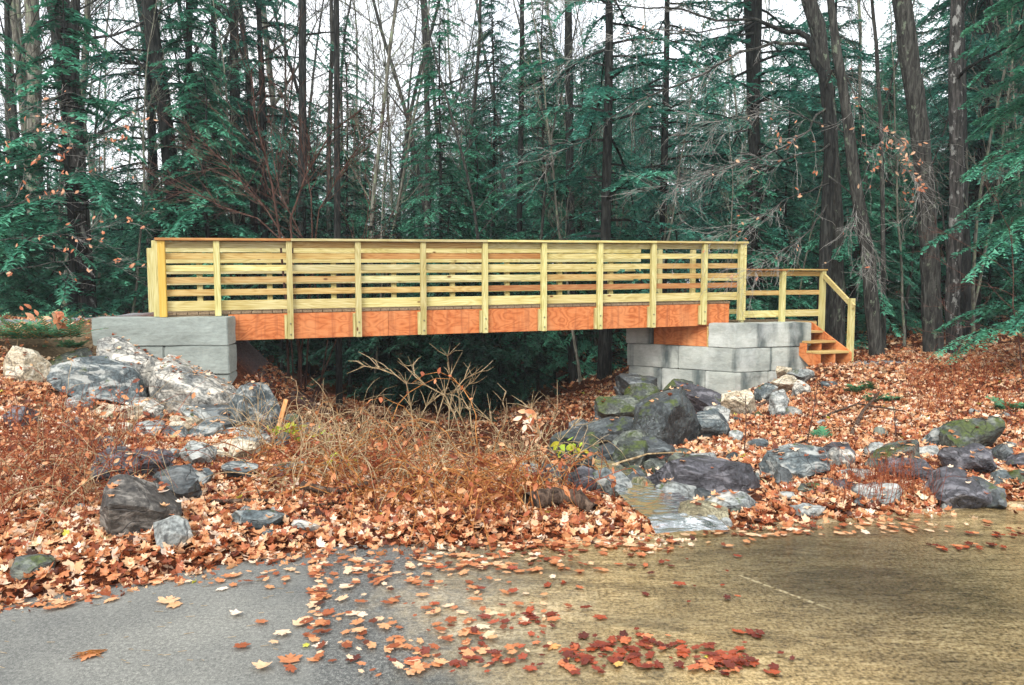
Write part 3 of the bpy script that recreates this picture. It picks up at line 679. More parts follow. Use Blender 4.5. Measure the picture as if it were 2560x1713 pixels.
rock([(430, 940), (520, 945), (600, 950), (620, 985), (560, 1000), (470, 975)], 9.3, M['r_dark'], 'dark shaded rock tucked under the largest pale boulder', .5, G1, 66)
brock(652, 690, 950, 975, M['r_mossy'], 'small green mossy rock right of the wooden stake', 9.3, grp=G1, seed=7)
brock(668, 742, 972, 992, M['r_purple'], 'low dark flat rock behind the brush right of the stake', 9.0, grp=G1, seed=8)
rock([(416, 948), (430, 938), (460, 944), (484, 965), (493, 990), (470, 994), (440, 972)], 8.1, M['r_grey'], 'green grey angular rock left of the small stacked stones', .8, G4, 9)
brock(394, 457, 958, 1000, M['r_tan'], 'yellow tan stone partly under the green grey angular rock', 7.95, grp=G4, seed=10)
brock(371, 432, 980, 1010, M['r_bluegrey'], 'small bluish stone below the yellow tan stone', 7.75, grp=G4, seed=11)
brock(303, 369, 918, 960, M['r_pale'], 'whitish angular stone under the big blue grey boulder', 8.25, grp=G4, seed=12)
brock(230, 320, 930, 964, M['r_tan'], 'long pale flat stone left of the whitish angular stone', 8.1, grp=G4, seed=13)
brock(233, 287, 902, 923, M['r_tan'], 'little cream stone right at the foot of the wide blue grey boulder', 8.5, grp=G4, seed=14)
brock(521, 590, 957, 986, M['r_tan'], 'rounded pale stone stacked on a darker one left of the stake', 8.3, grp=G4, seed=15, lift=.03)
brock(515, 592, 982, 1008, M['r_grey'], 'grey stone beneath the rounded pale one left of the stake', 8.1, grp=G4, seed=16)
brock(415, 487, 1018, 1066, M['r_grey'], 'green grey stone with streaks left of the long pale mossy one', grp=G4, seed=17)
brock(486, 590, 1012, 1052, M['r_tan'], 'long pale stone with yellow moss in the middle of the left bank', grp=G4, seed=18)
brock(583, 620, 999, 1030, M['r_pale'], 'small whitish stone at the foot of the wooden stake', grp=G4, seed=19)
brock(513, 586, 1062, 1095, M['r_bluegrey'], 'smooth slate grey stone half sunk in leaves below the long pale stone', grp=G4, seed=20)
brock(307, 372, 1038, 1064, M['r_bluegrey'], 'flat dark teal stone on the bare part of the left bank', grp=G4, seed=21)
brock(202, 286, 1006, 1040, M['r_purple'], 'flat purple grey stone behind the red weeds', grp=G4, seed=22)
brock(148, 190, 960, 990, M['r_pale'], 'small bluish white stone among tall dry weeds', grp=G4, seed=23)
brock(10, 75, 938, 985, M['r_purple'], 'dull purple rock at the left edge above the red weeds', grp=G4, seed=24)
brock(225, 385, 1040, 1110, M['r_purple'], 'broad flat grey slab behind the big dark round boulder', grp=G4, seed=25, thick=.5, Y=5.9)
rock([(228, 1190), (245, 1145), (275, 1108), (305, 1093), (345, 1102), (385, 1138), (418, 1165), (404, 1188), (360, 1202), (320, 1222), (255, 1214)], 5.0, M['r_brown'], 'big dark rounded boulder at the front of the left bank', .8, G4, 26, .7)
rock([(352, 1098), (400, 1098), (432, 1078), (456, 1098), (450, 1140), (422, 1150), (390, 1122), (355, 1114)], 5.75, M['r_dark'], 'jagged wet black rock behind the big dark rounded boulder', .8, G4, 27, 1.5)
rock([(354, 1245), (362, 1215), (380, 1196), (412, 1216), (437, 1250), (400, 1262), (360, 1260)], 4.55, M['r_grey'], 'small pyramid shaped stone in front of the big dark rounded boulder', .9, G4, 28)
brock(14, 116, 1282, 1335, M['r_mossy'], 'green black mossy stone at the bottom left beside the pavement', 4.0, grp=G4, seed=29, rough=1.2)
brock(527, 652, 1174, 1210, M['r_bluegrey'], 'long low slate stone lying in the leaves below a fallen branch', grp=G4, seed=30)
brock(662, 728, 1194, 1216, M['r_pale'], 'low pale stone right of the long slate stone', grp=G4, seed=31)
brock(600, 628, 1216, 1232, M['r_bluegrey'], 'tiny grey stone among the leaves near the pavement', grp=G4, seed=32)
brock(605, 700, 1060, 1082, M['r_grey'], 'grey stone under the bramble thicket on its left side', grp=G4, seed=33)
# right riprap heap
brock(1415, 1500, 855, 905, M['r_dark'], 'dark rock leaning on the left end of the right abutment', 11.6, skew=-.3, grp=G2, seed=40)
brock(1428, 1525, 876, 926, M['r_mossy'], 'grey green rock just below the dark one at the abutment', 11.0, grp=G2, seed=41)
brock(1518, 1582, 868, 900, M['r_mossy'], 'brown mossy rock wedged against the wet concrete', 11.4, grp=G2, seed=42)
rock([(1551, 886), (1566, 872), (1602, 880), (1658, 912), (1677, 934), (1662, 948), (1622, 948), (1562, 906)], 10.3, M['r_purple'], 'long dark purple slab slanting down to the right below the concrete corner', .6, G2, 43)
brock(1652, 1732, 900, 952, M['r_tan'], 'cream tan rock at the foot of the bright concrete corner', 10.3, grp=G2, seed=44)
rock([(1728, 890), (1745, 877), (1772, 884), (1768, 905), (1748, 922), (1728, 910)], 10.8, M['r_bluegrey'], 'upright blue grey rock right of the cream tan one', .8, G2, 45)
brock(1762, 1804, 902, 956, M['r_grey'], 'rounded upright grey rock right of the short log', 9.9, grp=G2, seed=46, rough=.6)
brock(1767, 1822, 858, 890, M['r_tan'], 'tan grey rock on the bank right of the lowest concrete block', 11.5, grp=G2, seed=47)
brock(1804, 1860, 844, 870, M['r_grey'], 'grey brown rock just below the stairs', 12.0, grp=G2, seed=48)
brock(1775, 1812, 838, 862, M['r_tan'], 'small rusty tan rock touching the concrete near the stairs', 12.1, grp=G2, seed=148)
brock(1814, 1858, 872, 906, M['r_pale'], 'white flecked rock on the leaf bank below the stairs', 10.9, grp=G3, seed=49)
brock(1879, 1922, 873, 893, M['r_bluegrey'], 'flat dark stone alone on the upper leaf bank', 11.3, grp=G3, seed=50)
brock(1790, 1832, 935, 958, M['r_pale'], 'smooth pale cobble right of the upright grey rock', 9.3, grp=G3, seed=51, rough=.5)
brock(1371, 1467, 908, 968, M['r_mossy'], 'moss covered rock left of the biggest dark block', 10.0, grp=G2, seed=52)
rock([(1456, 928), (1500, 911), (1560, 910), (1580, 928), (1597, 990), (1573, 1019), (1540, 1006), (1500, 984), (1462, 958)], 9.2, M['r_lichen'], 'biggest dark angular block in the middle of the riprap heap', .9, G2, 53)
rock([(1591, 962), (1600, 946), (1640, 948), (1666, 972), (1660, 992), (1620, 1002), (1600, 990)], 9.1, M['r_bluegrey'], 'light blue grey rock right of the biggest dark block', .8, G2, 54)
brock(1303, 1352, 966, 1006, M['r_dark'], 'black rock at the left end of the riprap heap', 8.9, grp=G2, seed=55)
rock([(1346, 975), (1400, 966), (1470, 970), (1482, 1000), (1440, 1024), (1380, 1020), (1350, 1005)], 8.6, M['r_lichen'], 'long dark slab below the moss covered rock', .7, G2, 56)
brock(1386, 1496, 1000, 1070, M['r_mossy'], 'dark block with green moss above the small stones of the stream', 7.9, grp=G2, seed=57)
rock([(1254, 1050), (1265, 1015), (1300, 998), (1345, 1003), (1363, 1030), (1350, 1062), (1318, 1082), (1275, 1075)], 7.5, M['r_lichen'], 'dark boulder with white lichen spots at the right edge of the brush', .8, G2, 58, .8)
brock(1224, 1300, 1066, 1112, M['r_dark'], 'dark rock under the white spotted boulder', 6.9, grp=G2, seed=59)
brock(1182, 1232, 1070, 1114, M['r_grey'], 'grey rock half hidden by the thicket stems', 6.9, grp=G2, seed=60)
brock(1280, 1350, 1088, 1128, M['r_dark'], 'black stone left of the stream head', 6.4, grp=G2, seed=61)
rock([(1346, 1120), (1360, 1098), (1385, 1080), (1410, 1092), (1441, 1118), (1430, 1131), (1370, 1134)], 6.3, M['r_bluegrey'], 'blue grey stone standing at the head of the stream', .8, G2, 62)
brock(1378, 1424, 1060, 1090, M['r_dark'], 'small dark stone above the blue grey one at the stream head', 7.0, grp=G2, seed=63)
brock(1425, 1478, 1068, 1104, M['r_mossy'], 'speckled brown stone behind the little tan and brown one', 6.8, grp=G2, seed=163)
brock(1475, 1530, 1056, 1086, M['r_mossy'], 'dark low stone with moss above the wide purple slab', 6.9, grp=G2, seed=64)
brock(1442, 1498, 1096, 1132, M['r_olive'], 'little angular tan and brown stone beside the stream', 6.1, grp=G2, seed=65)
rock([(1497, 1122), (1515, 1096), (1560, 1076), (1640, 1066), (1692, 1060), (1708, 1080), (1726, 1124), (1690, 1122), (1600, 1118), (1540, 1130)], 6.3, M['r_purple'], 'wide purple slate slab with a moss patch above the stream', .6, G2, 67)
brock(1539, 1592, 1030, 1050, M['r_mossy'], 'low greenish stone sunk in leaves above the purple slab', 7.5, grp=G3, seed=68)
brock(1573, 1645, 1042, 1074, M['r_grey'], 'brownish rounded stone touching the top of the purple slab', 7.0, grp=G3, seed=69)
brock(1658, 1686, 1038, 1064, M['r_dark'], 'small pointed black stone above the purple slab', 7.0, grp=G3, seed=70)
brock(1668, 1700, 990, 1014, M['r_grey'], 'little grey stone beside a thin sapling in the leaves', None, grp=G3, seed=71)
brock(1715, 1757, 1008, 1027, M['r_bluegrey'], 'small slate chip on the leaf slope above the blue striped rock', None, grp=G3, seed=72)
rock([(1754, 1075), (1775, 1045), (1820, 1034), (1868, 1040), (1888, 1062), (1860, 1072), (1800, 1078), (1762, 1094)], 6.8, M['r_bluegrey'], 'blue black rock with pale stripes in the middle of the right bank', .8, G3, 73)
brock(1885, 1946, 1017, 1048, M['r_purple'], 'purple grey stone right behind the round granite cobble', 7.3, grp=G3, seed=74)
brock(1894, 1953, 1034, 1080, M['r_pale'], 'round pale granite cobble in the middle of the right bank', 6.8, grp=G3, seed=75, rough=.5)
rock([(1962, 1074), (2000, 1048), (2060, 1022), (2080, 1018), (2092, 1040), (2060, 1058), (2000, 1070)], 6.7, M['r_mossy'], 'long dark wedge slab rising to the right beside the pale cobble', .6, G3, 76)
brock(1978, 2022, 1018, 1050, M['r_grey'], 'flat grey stone behind the long dark wedge slab', 7.2, grp=G3, seed=77)
brock(2093, 2147, 1026, 1056, M['r_grey'], 'rounded brown grey cobble right of the wedge slab', 6.9, grp=G3, seed=78, rough=.6)
brock(2003, 2136, 1056, 1106, M['r_purple'], 'broad flat dark rock with dry stems in front of it', 6.4, grp=G3, seed=79)
rock([(2159, 1030), (2175, 1000), (2215, 978), (2270, 968), (2281, 975), (2262, 1005), (2215, 1034), (2172, 1038)], 8.0, M['r_mossy'], 'large rock with bright green moss high on the right bank', .7, G3, 80)
brock(2110, 2185, 986, 1026, M['r_bluegrey'], 'grey rock touching the left side of the large mossy one', 8.1, skew=-.3, grp=G3, seed=81)
brock(2162, 2272, 1030, 1088, M['r_purple'], 'round purple grey boulder below the large mossy rock', 6.9, grp=G3, seed=82, rough=.6)
brock(2273, 2312, 1024, 1068, M['r_dark'], 'upright black stone right of the round purple grey boulder', 7.1, grp=G3, seed=83)
brock(2300, 2372, 1046, 1080, M['r_purple'], 'dark flat rock cut by the right edge of the picture', 6.9, grp=G3, seed=84)
rock([(2128, 1128), (2150, 1095), (2190, 1086), (2240, 1090), (2252, 1110), (2235, 1135), (2190, 1155), (2160, 1150)], 5.95, M['r_purple'], 'big dark purple rock left of the rough black boulder', .8, G3, 85)
brock(2203, 2300, 1108, 1170, M['r_dark'], 'rough pitted black boulder nearest the wet road on the right', 5.6, grp=G3, seed=86, rough=1.4)
brock(2236, 2296, 1068, 1092, M['r_tan'], 'small tan stone between the round boulder and the blue one', 6.4, grp=G3, seed=87)
brock(2262, 2326, 1078, 1108, M['r_bluegrey'], 'smooth blue stone near the right edge', 6.2, grp=G3, seed=88)
brock(2302, 2380, 1080, 1116, M['r_mossy'], 'mossy grey stone at the right edge below the smooth blue one', 6.1, grp=G3, seed=89)
brock(1921, 1994, 1080, 1107, M['r_pale'], 'white marbled stone in the leaves left of the broad flat rock', 6.25, grp=G3, seed=90)
brock(1826, 1899, 1112, 1136, M['r_mossy'], 'low dark stone with a mossy left end near the wet road', 5.7, grp=G3, seed=91)
brock(1902, 1967, 1103, 1135, M['r_purple'], 'dark purple stone just below the white marbled one', 5.75, grp=G3, seed=92)
brock(1956, 2058, 1112, 1152, M['r_grey'], 'speckled flat grey stone with dry grass stems around it', 5.6, grp=G3, seed=93)
brock(1782, 1825, 1128, 1143, M['r_bluegrey'], 'small low blue grey stone left of the dark mossy ended one', None, grp=G3, seed=94)
brock(1772, 1815, 1078, 1118, M['r_dark'], 'black hollowed stone below the blue black striped rock', 6.1, grp=G3, seed=95)
brock(1808, 1882, 1156, 1177, M['r_grey'], 'flat tan grey stone in pale leaves close to the wet road', None, grp=G3, seed=96)
brock(1555, 1659, 1156, 1210, M['r_olive'], 'olive pebbly boulder beside the white water', 4.95, grp=G3, seed=97, rough=1.3)
brock(1580, 1632, 1127, 1154, M['r_dark'], 'small shiny black stone on the grey slabs above the olive boulder', 5.5, grp=G3, seed=98, lift=.02)
brock(1622, 1733, 1138, 1178, M['r_grey'], 'large flat grey green slab right of the small shiny black stone', 5.35, grp=G3, seed=99, thick=.6)
brock(1505, 1602, 1114, 1160, M['r_grey'], 'flat grey slab on the right side of the stream', 5.6, grp=G3, seed=100, thick=.6)
brock(1648, 1675, 1188, 1212, M['r_grey'], 'tiny upright stone right of the olive boulder', 4.8, grp=G3, seed=101)
brock(1626, 1706, 1115, 1139, M['r_grey'], 'pale grey flat stone right under the purple slab', 5.8, grp=G3, seed=102)
for i, (x, y, w_, h_, m_) in enumerate(((1300, 1060, 90, 60, 'r_dark'), (1340, 1100, 70, 50, 'r_purple'), (1395, 1050, 80, 50, 'r_dark'), (1440, 1050, 90, 60, 'r_mossy'), (1350, 985, 60, 50, 'r_mossy'), (1400, 950, 80, 60, 'r_dark'), (1500, 1035, 80, 50, 'r_dark'), (1440, 905, 70, 50, 'r_dark'), (1580, 905, 70, 40, 'r_dark'), (1600, 930, 70, 50, 'r_purple'), (1560, 1060, 60, 36, 'r_mossy'), (1270, 1095, 70, 46, 'r_dark'), (1455, 1100, 50, 36, 'r_dark'), (1640, 955, 60, 40, 'r_grey'))):
    brock(x - w_ / 2, x + w_ / 2, y - h_ / 2, y + h_ / 2, M[m_], 'dark angular stone wedged between the bigger boulders of the riprap heap', grp='filler stones in the riprap heap'.replace('filler', 'smaller'), seed=500 + i, bury=.5)
for i, (x, y, w_, h_, m_) in enumerate(((475, 992, 80, 40, 'r_bluegrey'), (560, 1022, 70, 34, 'r_grey'), (640, 1012, 60, 34, 'r_bluegrey'), (705, 1000, 66, 30, 'r_dark'), (345, 985, 66, 32, 'r_grey'), (268, 985, 60, 26, 'r_tan'), (600, 970, 70, 44, 'r_dark'), (455, 1095, 60, 30, 'r_bluegrey'), (180, 925, 60, 30, 'r_grey'), (390, 1045, 50, 26, 'r_grey'))):
    brock(x - w_ / 2, x + w_ / 2, y - h_ / 2, y + h_ / 2, M[m_], 'grey angular stone among the others on the left bank below the boulders', grp='smaller stones on the left bank', seed=540 + i, bury=.5)
rr = random.Random(5)
# ---- short log against the rocks, fallen branches, rotten log by the stream
def stick(pts, rad, label, mat='log', cat='branch', name='fallen_branch', k=7, twigs=0, grp=None):
    m = MB(); P = []
    for a, b in zip(pts[:-1], pts[1:]):
        for t in (0, .33, .66): P.append(a.lerp(b, t) + Vector((rr.uniform(-1, 1), rr.uniform(-1, 1), rr.uniform(-1, 1))) * rad * .35)
    P.append(pts[-1]); n = len(P); m.tube(P, [rad * (1.05 - .5 * i / n) * rr.uniform(.88, 1.12) for i in range(n)], k)
    o = m.build(name, M[mat], smooth=True, label=label, cat=cat, group=grp)
    for i in range(twigs):
        q = P[rr.randrange(1, n - 1)]; d = Vector((rr.uniform(-1, 1), rr.uniform(-.3, .3), rr.uniform(0, .8))) * .25; m2 = MB(); m2.tube([q, q + d * .5 + Vector((0, 0, .02)), q + d], [rad * .4, rad * .25, rad * .1], 4); m2.build('twig', M[mat], o)
    return o
def gp(px, py, up=.02, Y=None):
    Y = Y or hit(px, py); p = W(px, py, Y); return Vector((p.x, Y, max(p.z, z1(p.x, Y) + up)))
stick([W(1720, 944, 9.9), W(1745, 925, 10.0), W(1768, 914, 10.1)], .045, 'short reddish brown log lying between the cream tan and upright grey rocks', name='log', cat='log', k=9)
stick([gp(1215, 1172, .05), gp(1290, 1158, .07), gp(1360, 1180, .03)], .075, 'rotten brown log under the right end of the thicket by the stream', name='log', cat='log', k=10)
stick([gp(470, 1158, .03), gp(600, 1160, .04), gp(730, 1166, .03), gp(830, 1160, .03)], .014, 'long dark fallen branch lying across the leaves below the thicket', twigs=3)
stick([gp(690, 1132, .06), gp(760, 1142, .05), gp(840, 1125, .06)], .03, 'dark crooked branch under the left side of the thicket')
stick([gp(1880, 965, .05), gp(1960, 945, .1), gp(2070, 952, .05)], .014, 'thin branch lying on the leaf bank by the green sprigs', twigs=3)
stick([gp(1945, 1005, .03), gp(1975, 960, .1), gp(2010, 920, .12)], .022, 'dark leaning branch with green sprigs on the right bank', twigs=3)
stick([gp(2250, 975, .03), gp(2285, 960, .04), gp(2310, 950, .05)], .03, 'pale brown fallen branch piece on the right bank')
stick([gp(1800, 1030, .03), gp(1840, 1025, .06), gp(1868, 1034, .03)], .012, 'short dark stick above the blue striped rock')
stick([gp(1400, 1092, .1), gp(1480, 1075, .14), gp(1560, 1066, .12)], .010, 'thin pale stick resting on the stones above the stream', mat='twig_t')

# ------------------------------------------------------------ scattered small meshes (leaves)
def fan(outline, curl, fold=0.0):
    pts = [(0, .08, 0)] + [(x, y, 0) for x, y in outline]
    P = np.array(pts, float); rr_ = np.hypot(P[:, 0], P[:, 1] - .1)
    P[:, 2] = curl * rr_ ** 2 + fold * np.abs(P[:, 0]); P[0, 2] = -.02
    n = len(outline); T = np.array([(0, 1 + i, 1 + (i + 1) % n) for i in range(n)])
    return P, T
_h = [(0, 1), (.17, .74), (.36, .82), (.34, .50), (.60, .66), (.90, .52), (.76, .30), (.60, .14), (.70, -.20), (.30, -.22), (.05, -.30)]
MAPLE = _h + [(-x, y) for x, y in _h[::-1] if x > 0]
MAPLE = [(x * .62, y * .62 - .12) for x, y in MAPLE]
SIMPLE = [(0, .5), (.14, .2), (.5, .22), (.25, -.1), (.2, -.35), (-.22, -.3), (-.3, -.05), (-.48, .25), (-.13, .2)]
OVAL = [(0, .5), (.2, .22), (.24, -.05), (.1, -.38), (0, -.5), (-.1, -.38), (-.24, -.05), (-.2, .22)]
def euler_mats(yaw, ax, ay):
    cy, sy = np.cos(yaw), np.sin(yaw); cx, sx = np.cos(ax), np.sin(ax); cz, sz = np.cos(ay), np.sin(ay); z = np.zeros_like(yaw); o = np.ones_like(yaw)
    Rz = np.stack([cy, -sy, z, sy, cy, z, z, z, o], -1).reshape(-1, 3, 3); Rx = np.stack([o, z, z, z, cx, -sx, z, sx, cx], -1).reshape(-1, 3, 3)
    Ry = np.stack([cz, z, sz, z, o, z, -sz, z, cz], -1).reshape(-1, 3, 3); return Rx @ Ry @ Rz
def scatter(name, tmpls, pos, mats, scale, vals, mat, parent=None, **k):
    Vs = []; Fs = []; At = []; n0 = 0; pick = rng.integers(0, len(tmpls), len(pos))
    for i, (P, T) in enumerate(tmpls):
        s = pick == i
        if not s.any(): continue
        q = np.einsum('nij,kj->nki', mats[s], P) * scale[s][:, None, None] + pos[s][:, None, :]; n = s.sum(); kk = len(P)
        Vs.append(q.reshape(-1, 3)); Fs.append((T[None] + (np.arange(n) * kk)[:, None, None]).reshape(-1, 3) + n0); At.append(np.repeat(vals[s], kk)); n0 += n * kk
    return link(name, np_mesh(name, np.concatenate(Vs), np.concatenate(Fs), mat, attr=np.concatenate(At)), parent, **k)
def drop(x, y, rock_p=.07, max_up=.5):
    """height of ground or rock under each point; drops most points that land on rocks"""
    z = zt(x, y); keep = np.ones(len(x), bool); onr = np.zeros(len(x), bool)
    for bv, loc, size, heap in ROCKBV:
        if heap: keep &= ~((np.hypot(x - loc.x, y - loc.y) < size * .62) & (rng.random(len(x)) < .8))
        c = np.nonzero((np.abs(x - loc.x) < size * .8) & (np.abs(y - loc.y) < size * .8))[0]
        for i in c:
            h = bv.ray_cast(Vector((x[i] - loc.x, y[i] - loc.y, 3)), Vector((0, 0, -1)))
            if h[0] is not None:
                zz = h[0].z + loc.z
                if zz > z[i] + .015:
                    if h[1].z > .55 and rng.random() < rock_p: z[i] = zz; onr[i] = True
                    elif zz > z[i] + .05: keep[i] = False
    return z, keep, onr
def blockers(x, y):
    """inside the abutments or the stream"""
    b = (x > -5.85) & (x < -3.95) & (y > 10.15) & (y < 12.4)
    rx_, ry_ = x - CX, y - CY
    b |= ((rx_ * nB.x + ry_ * nB.y) > -.02) & ((rx_ * nA.x + ry_ * nA.y) > -.02) & ((rx_ * DB.x + ry_ * DB.y) < 1.5) & ((rx_ * DA.x + ry_ * DA.y) < 1.95)
    return b
def noise_mask(x, y, s, seed): return vn(x, y, s, seed)
def litter(name, N, xr, yr, dens, size, tm, lay, label, mat='leaf', tilt=.55, rp=.07, hue=0):
    x = rng.uniform(*xr, N); y = rng.uniform(*yr, N); k = rng.random(N) < dens(x, y); x, y = x[k], y[k]
    k = ~blockers(x, y); x, y = x[k], y[k]
    k = np.abs(x) < y * .82 + 1.6; x, y = x[k], y[k]
    k = np.array([not (4.4 < b < 7.1 and 0 < a < 1.6 and in_stream(a, b)) for a, b in zip(x, y)]); x, y = x[k], y[k]
    z, k, onr = drop(x, y, rp); x, y, z, onr = x[k], y[k], z[k], onr[k]; n = len(x)
    lz = rng.random(n) ** 1.3 * lay; lz[onr] = .004
    tl = np.where(onr, .3, 1) * tilt * (1 + .6 * (rng.random(n) < .2))
    mt = euler_mats(rng.uniform(0, 6.28, n), rng.normal(0, 1, n) * tl, rng.normal(0, 1, n) * tl)
    v = rng.beta(1.5, 1.4, n) * .97 + .07 * noise_mask(x, y, .9, 4) + hue; v = np.clip(v - .25 * (rng.random(n) < .12), 0, .985); v[rng.random(n) < .002] = 1
    return scatter(name, tm, np.stack([x, y, z + .008 + lz], -1), mt, size * rng.uniform(.55, 1.25, n), v, M[mat], label=label, cat='leaf litter', kind='stuff')
TM = [fan(MAPLE, .35, .0), fan(MAPLE, -.5, .1), fan(MAPLE, .8, .3), fan(MAPLE, -.1, -.25), fan([(x * .8 + .05 * y, y) for x, y in MAPLE], 1.2, .1)]
TF = [fan(MAPLE, .04), fan(MAPLE, -.06, .03), fan([(x * 1.1, y * .8) for x, y in MAPLE], .1, -.03)]
TS = [fan(SIMPLE, .6), fan(SIMPLE, -.8), fan(SIMPLE, 1.2)]
edge = lambda x: np.interp(x, EX, EY)
bare = lambda x, y: 1 - .92 * np.clip(1.35 - np.hypot((x + 6.2) / 1.2, (y - 10.0) / 1.0), 0, 1) - .75 * np.clip(1.2 - np.hypot((x + 4.3) / 1.2, (y - 7.9) / .8), 0, 1) - .97 * ((x > -9.5) & (x < -4.2) & (y > 10.75) & (y < 13.4)) - .9 * np.clip(1.3 - np.hypot((x - 6.3) / 1.6, (y - 12.9) / .5), 0, 1)
d_near = lambda x, y: np.clip((y - edge(x) + .10 + .10 * vn(x, y, 2.2, 5)) / .22, 0, 1) * bare(x, y)
litter('fallen_leaves', 62000, (-6.2, 7.4), (3.0, 6.4), d_near, .060, TM, .028, 'thick peach and rust red maple leaf litter covering both banks', tilt=.45)
litter('fallen_leaves', 66000, (-8, 8.5), (6.4, 9.6), lambda x, y: bare(x, y) * (1 - .8 * ((x > -2.6) & (x < .7) & (y > 7.6))) * (1 - .75 * ((x > -1.9) & (x < .6))), 0.070, TS, .03, 'maple leaf litter among the boulders halfway up the banks')
litter('fallen_leaves', 80000, (-11, 13), (9.6, 14.8), lambda x, y: bare(x, y) * (1 - .88 * ((x > -3.5) & (x < 1) & (y < 13))), 0.075, TS, .025, 'red brown leaf litter on the upper banks around the abutments', hue=-.05)
litter('fallen_leaves', 16000, (-16, 20), (14.8, 27), lambda x, y: np.where((x < 1.5) & (x > -6), .25, .9), .13, TS, .03, 'dark leaf litter on the forest floor beyond the bridge', hue=-.1)
# leaves on the road: a wet red line along the pavement seam, a loose drift in the middle, a raft in the water
def road_leaves(name, spots, label, mat, tilt=.12, size=.053):
    X = []; Y_ = []
    for (px, py, sx, sy, n) in spots:
        n = int(n * (.75 if mat == 'leaf' else .55))
        qx = rng.normal(px, sx, n); qy = rng.normal(py, sy, n)
        for a, b in zip(qx, qy):
            b = max(b, 1195)
            Yh = EYE * F / (b * K - 715) * .998; p = W(a, b, Yh)
            if Yh < edge(p.x) + .1 and p.z < .25: X.append(p.x); Y_.append(Yh)
    X = np.array(X); Y_ = np.array(Y_); n = len(X)
    v = np.clip(rng.beta(2, 2, n) * .95, 0, .98); v[rng.random(n) < .003] = 1
    scatter(name, TF, np.stack([X, Y_, .010 + rng.random(n) * .012], -1), euler_mats(rng.uniform(0, 6.28, n), rng.normal(0, tilt * .5, n), rng.normal(0, tilt * .5, n)), size * rng.uniform(.4, 1.4, n), v, M[mat], label=label, cat='leaf litter', kind='stuff')
road_leaves('fallen_leaves', [(726, 1330, 9, 50, 70), (730, 1440, 12, 60, 40), (860, 1340, 90, 30, 60), (960, 1300, 160, 14, 150), (1300, 1262, 170, 9, 180), (900, 1440, 110, 60, 80), (1050, 1400, 130, 60, 90), (560, 1330, 160, 10, 30), (1180, 1300, 120, 20, 90), (430, 1350, 110, 9, 40), (110, 1405, 60, 8, 30), (1780, 1232, 130, 6, 90), (2010, 1215, 90, 10, 60), (1000, 1530, 140, 30, 50)], 'scattered peach maple leaves lying on the pavement below the bank', 'leaf')
road_leaves('wet_leaves', [(1200, 1400, 90, 60, 60), (1130, 1460, 90, 40, 40), (1440, 1500, 60, 18, 60), (1380, 1540, 90, 20, 70), (1540, 1530, 130, 20, 110), (1640, 1550, 60, 12, 60), (1100, 1545, 120, 18, 70), (1500, 1345, 90, 40, 16), (1660, 1380, 40, 30, 10), (1700, 1480, 30, 8, 8), (2230, 1268, 50, 4, 30), (2150, 1270, 30, 4, 12), (2310, 1235, 40, 6, 34), (1480, 1290, 60, 25, 20), (1190, 1215 + 60, 80, 14, 30)], 'dark red soaked maple leaves drifting in the shallow water on the road', 'leaf_wet', .06, .050)
LB = ['peach maple leaf flat on the grey pavement left of a smaller overlapping one', 'smaller peach leaf touching another on the grey pavement', 'pale yellow maple leaf alone in the middle of the grey pavement', 'thin curled leaf near the left edge of the leaf bank on grey pavement', 'tan leaf near the wet seam at mid height of the pavement', 'red brown leaf near the bottom of the pavement seam', 'small lemon yellow leaf beside the pavement seam', 'peach leaf at the bottom edge left of the seam', 'reddish crumpled leaf at the lower left of the pavement']
for i, (px, py, s, v) in enumerate([(384, 1400, .13, .66), (402, 1408, .10, .6), (543, 1432, .085, .88), (255, 1395, .09, .62), (683, 1458, .10, .72), (664, 1545, .12, .4), (702, 1508, .05, .99), (603, 1562, .10, .7), (208, 1530, .11, .45)]):
    Yh = EYE * F / (py * K - 715); p = W(px, py, Yh); P_, T_ = TM[i % 5]
    o = link('fallen_leaf', np_mesh('fallen_leaf', P_ * s * np.array([.8, .8, .45]), T_, M['leaf'], attr=[v if v < .99 else 1.0] * len(P_)), label=LB[i], cat='leaf', group='single leaves on the dry pavement')
    o.location = (p.x, p.y, .012); o.rotation_euler = (.08, .05, i * 1.3)

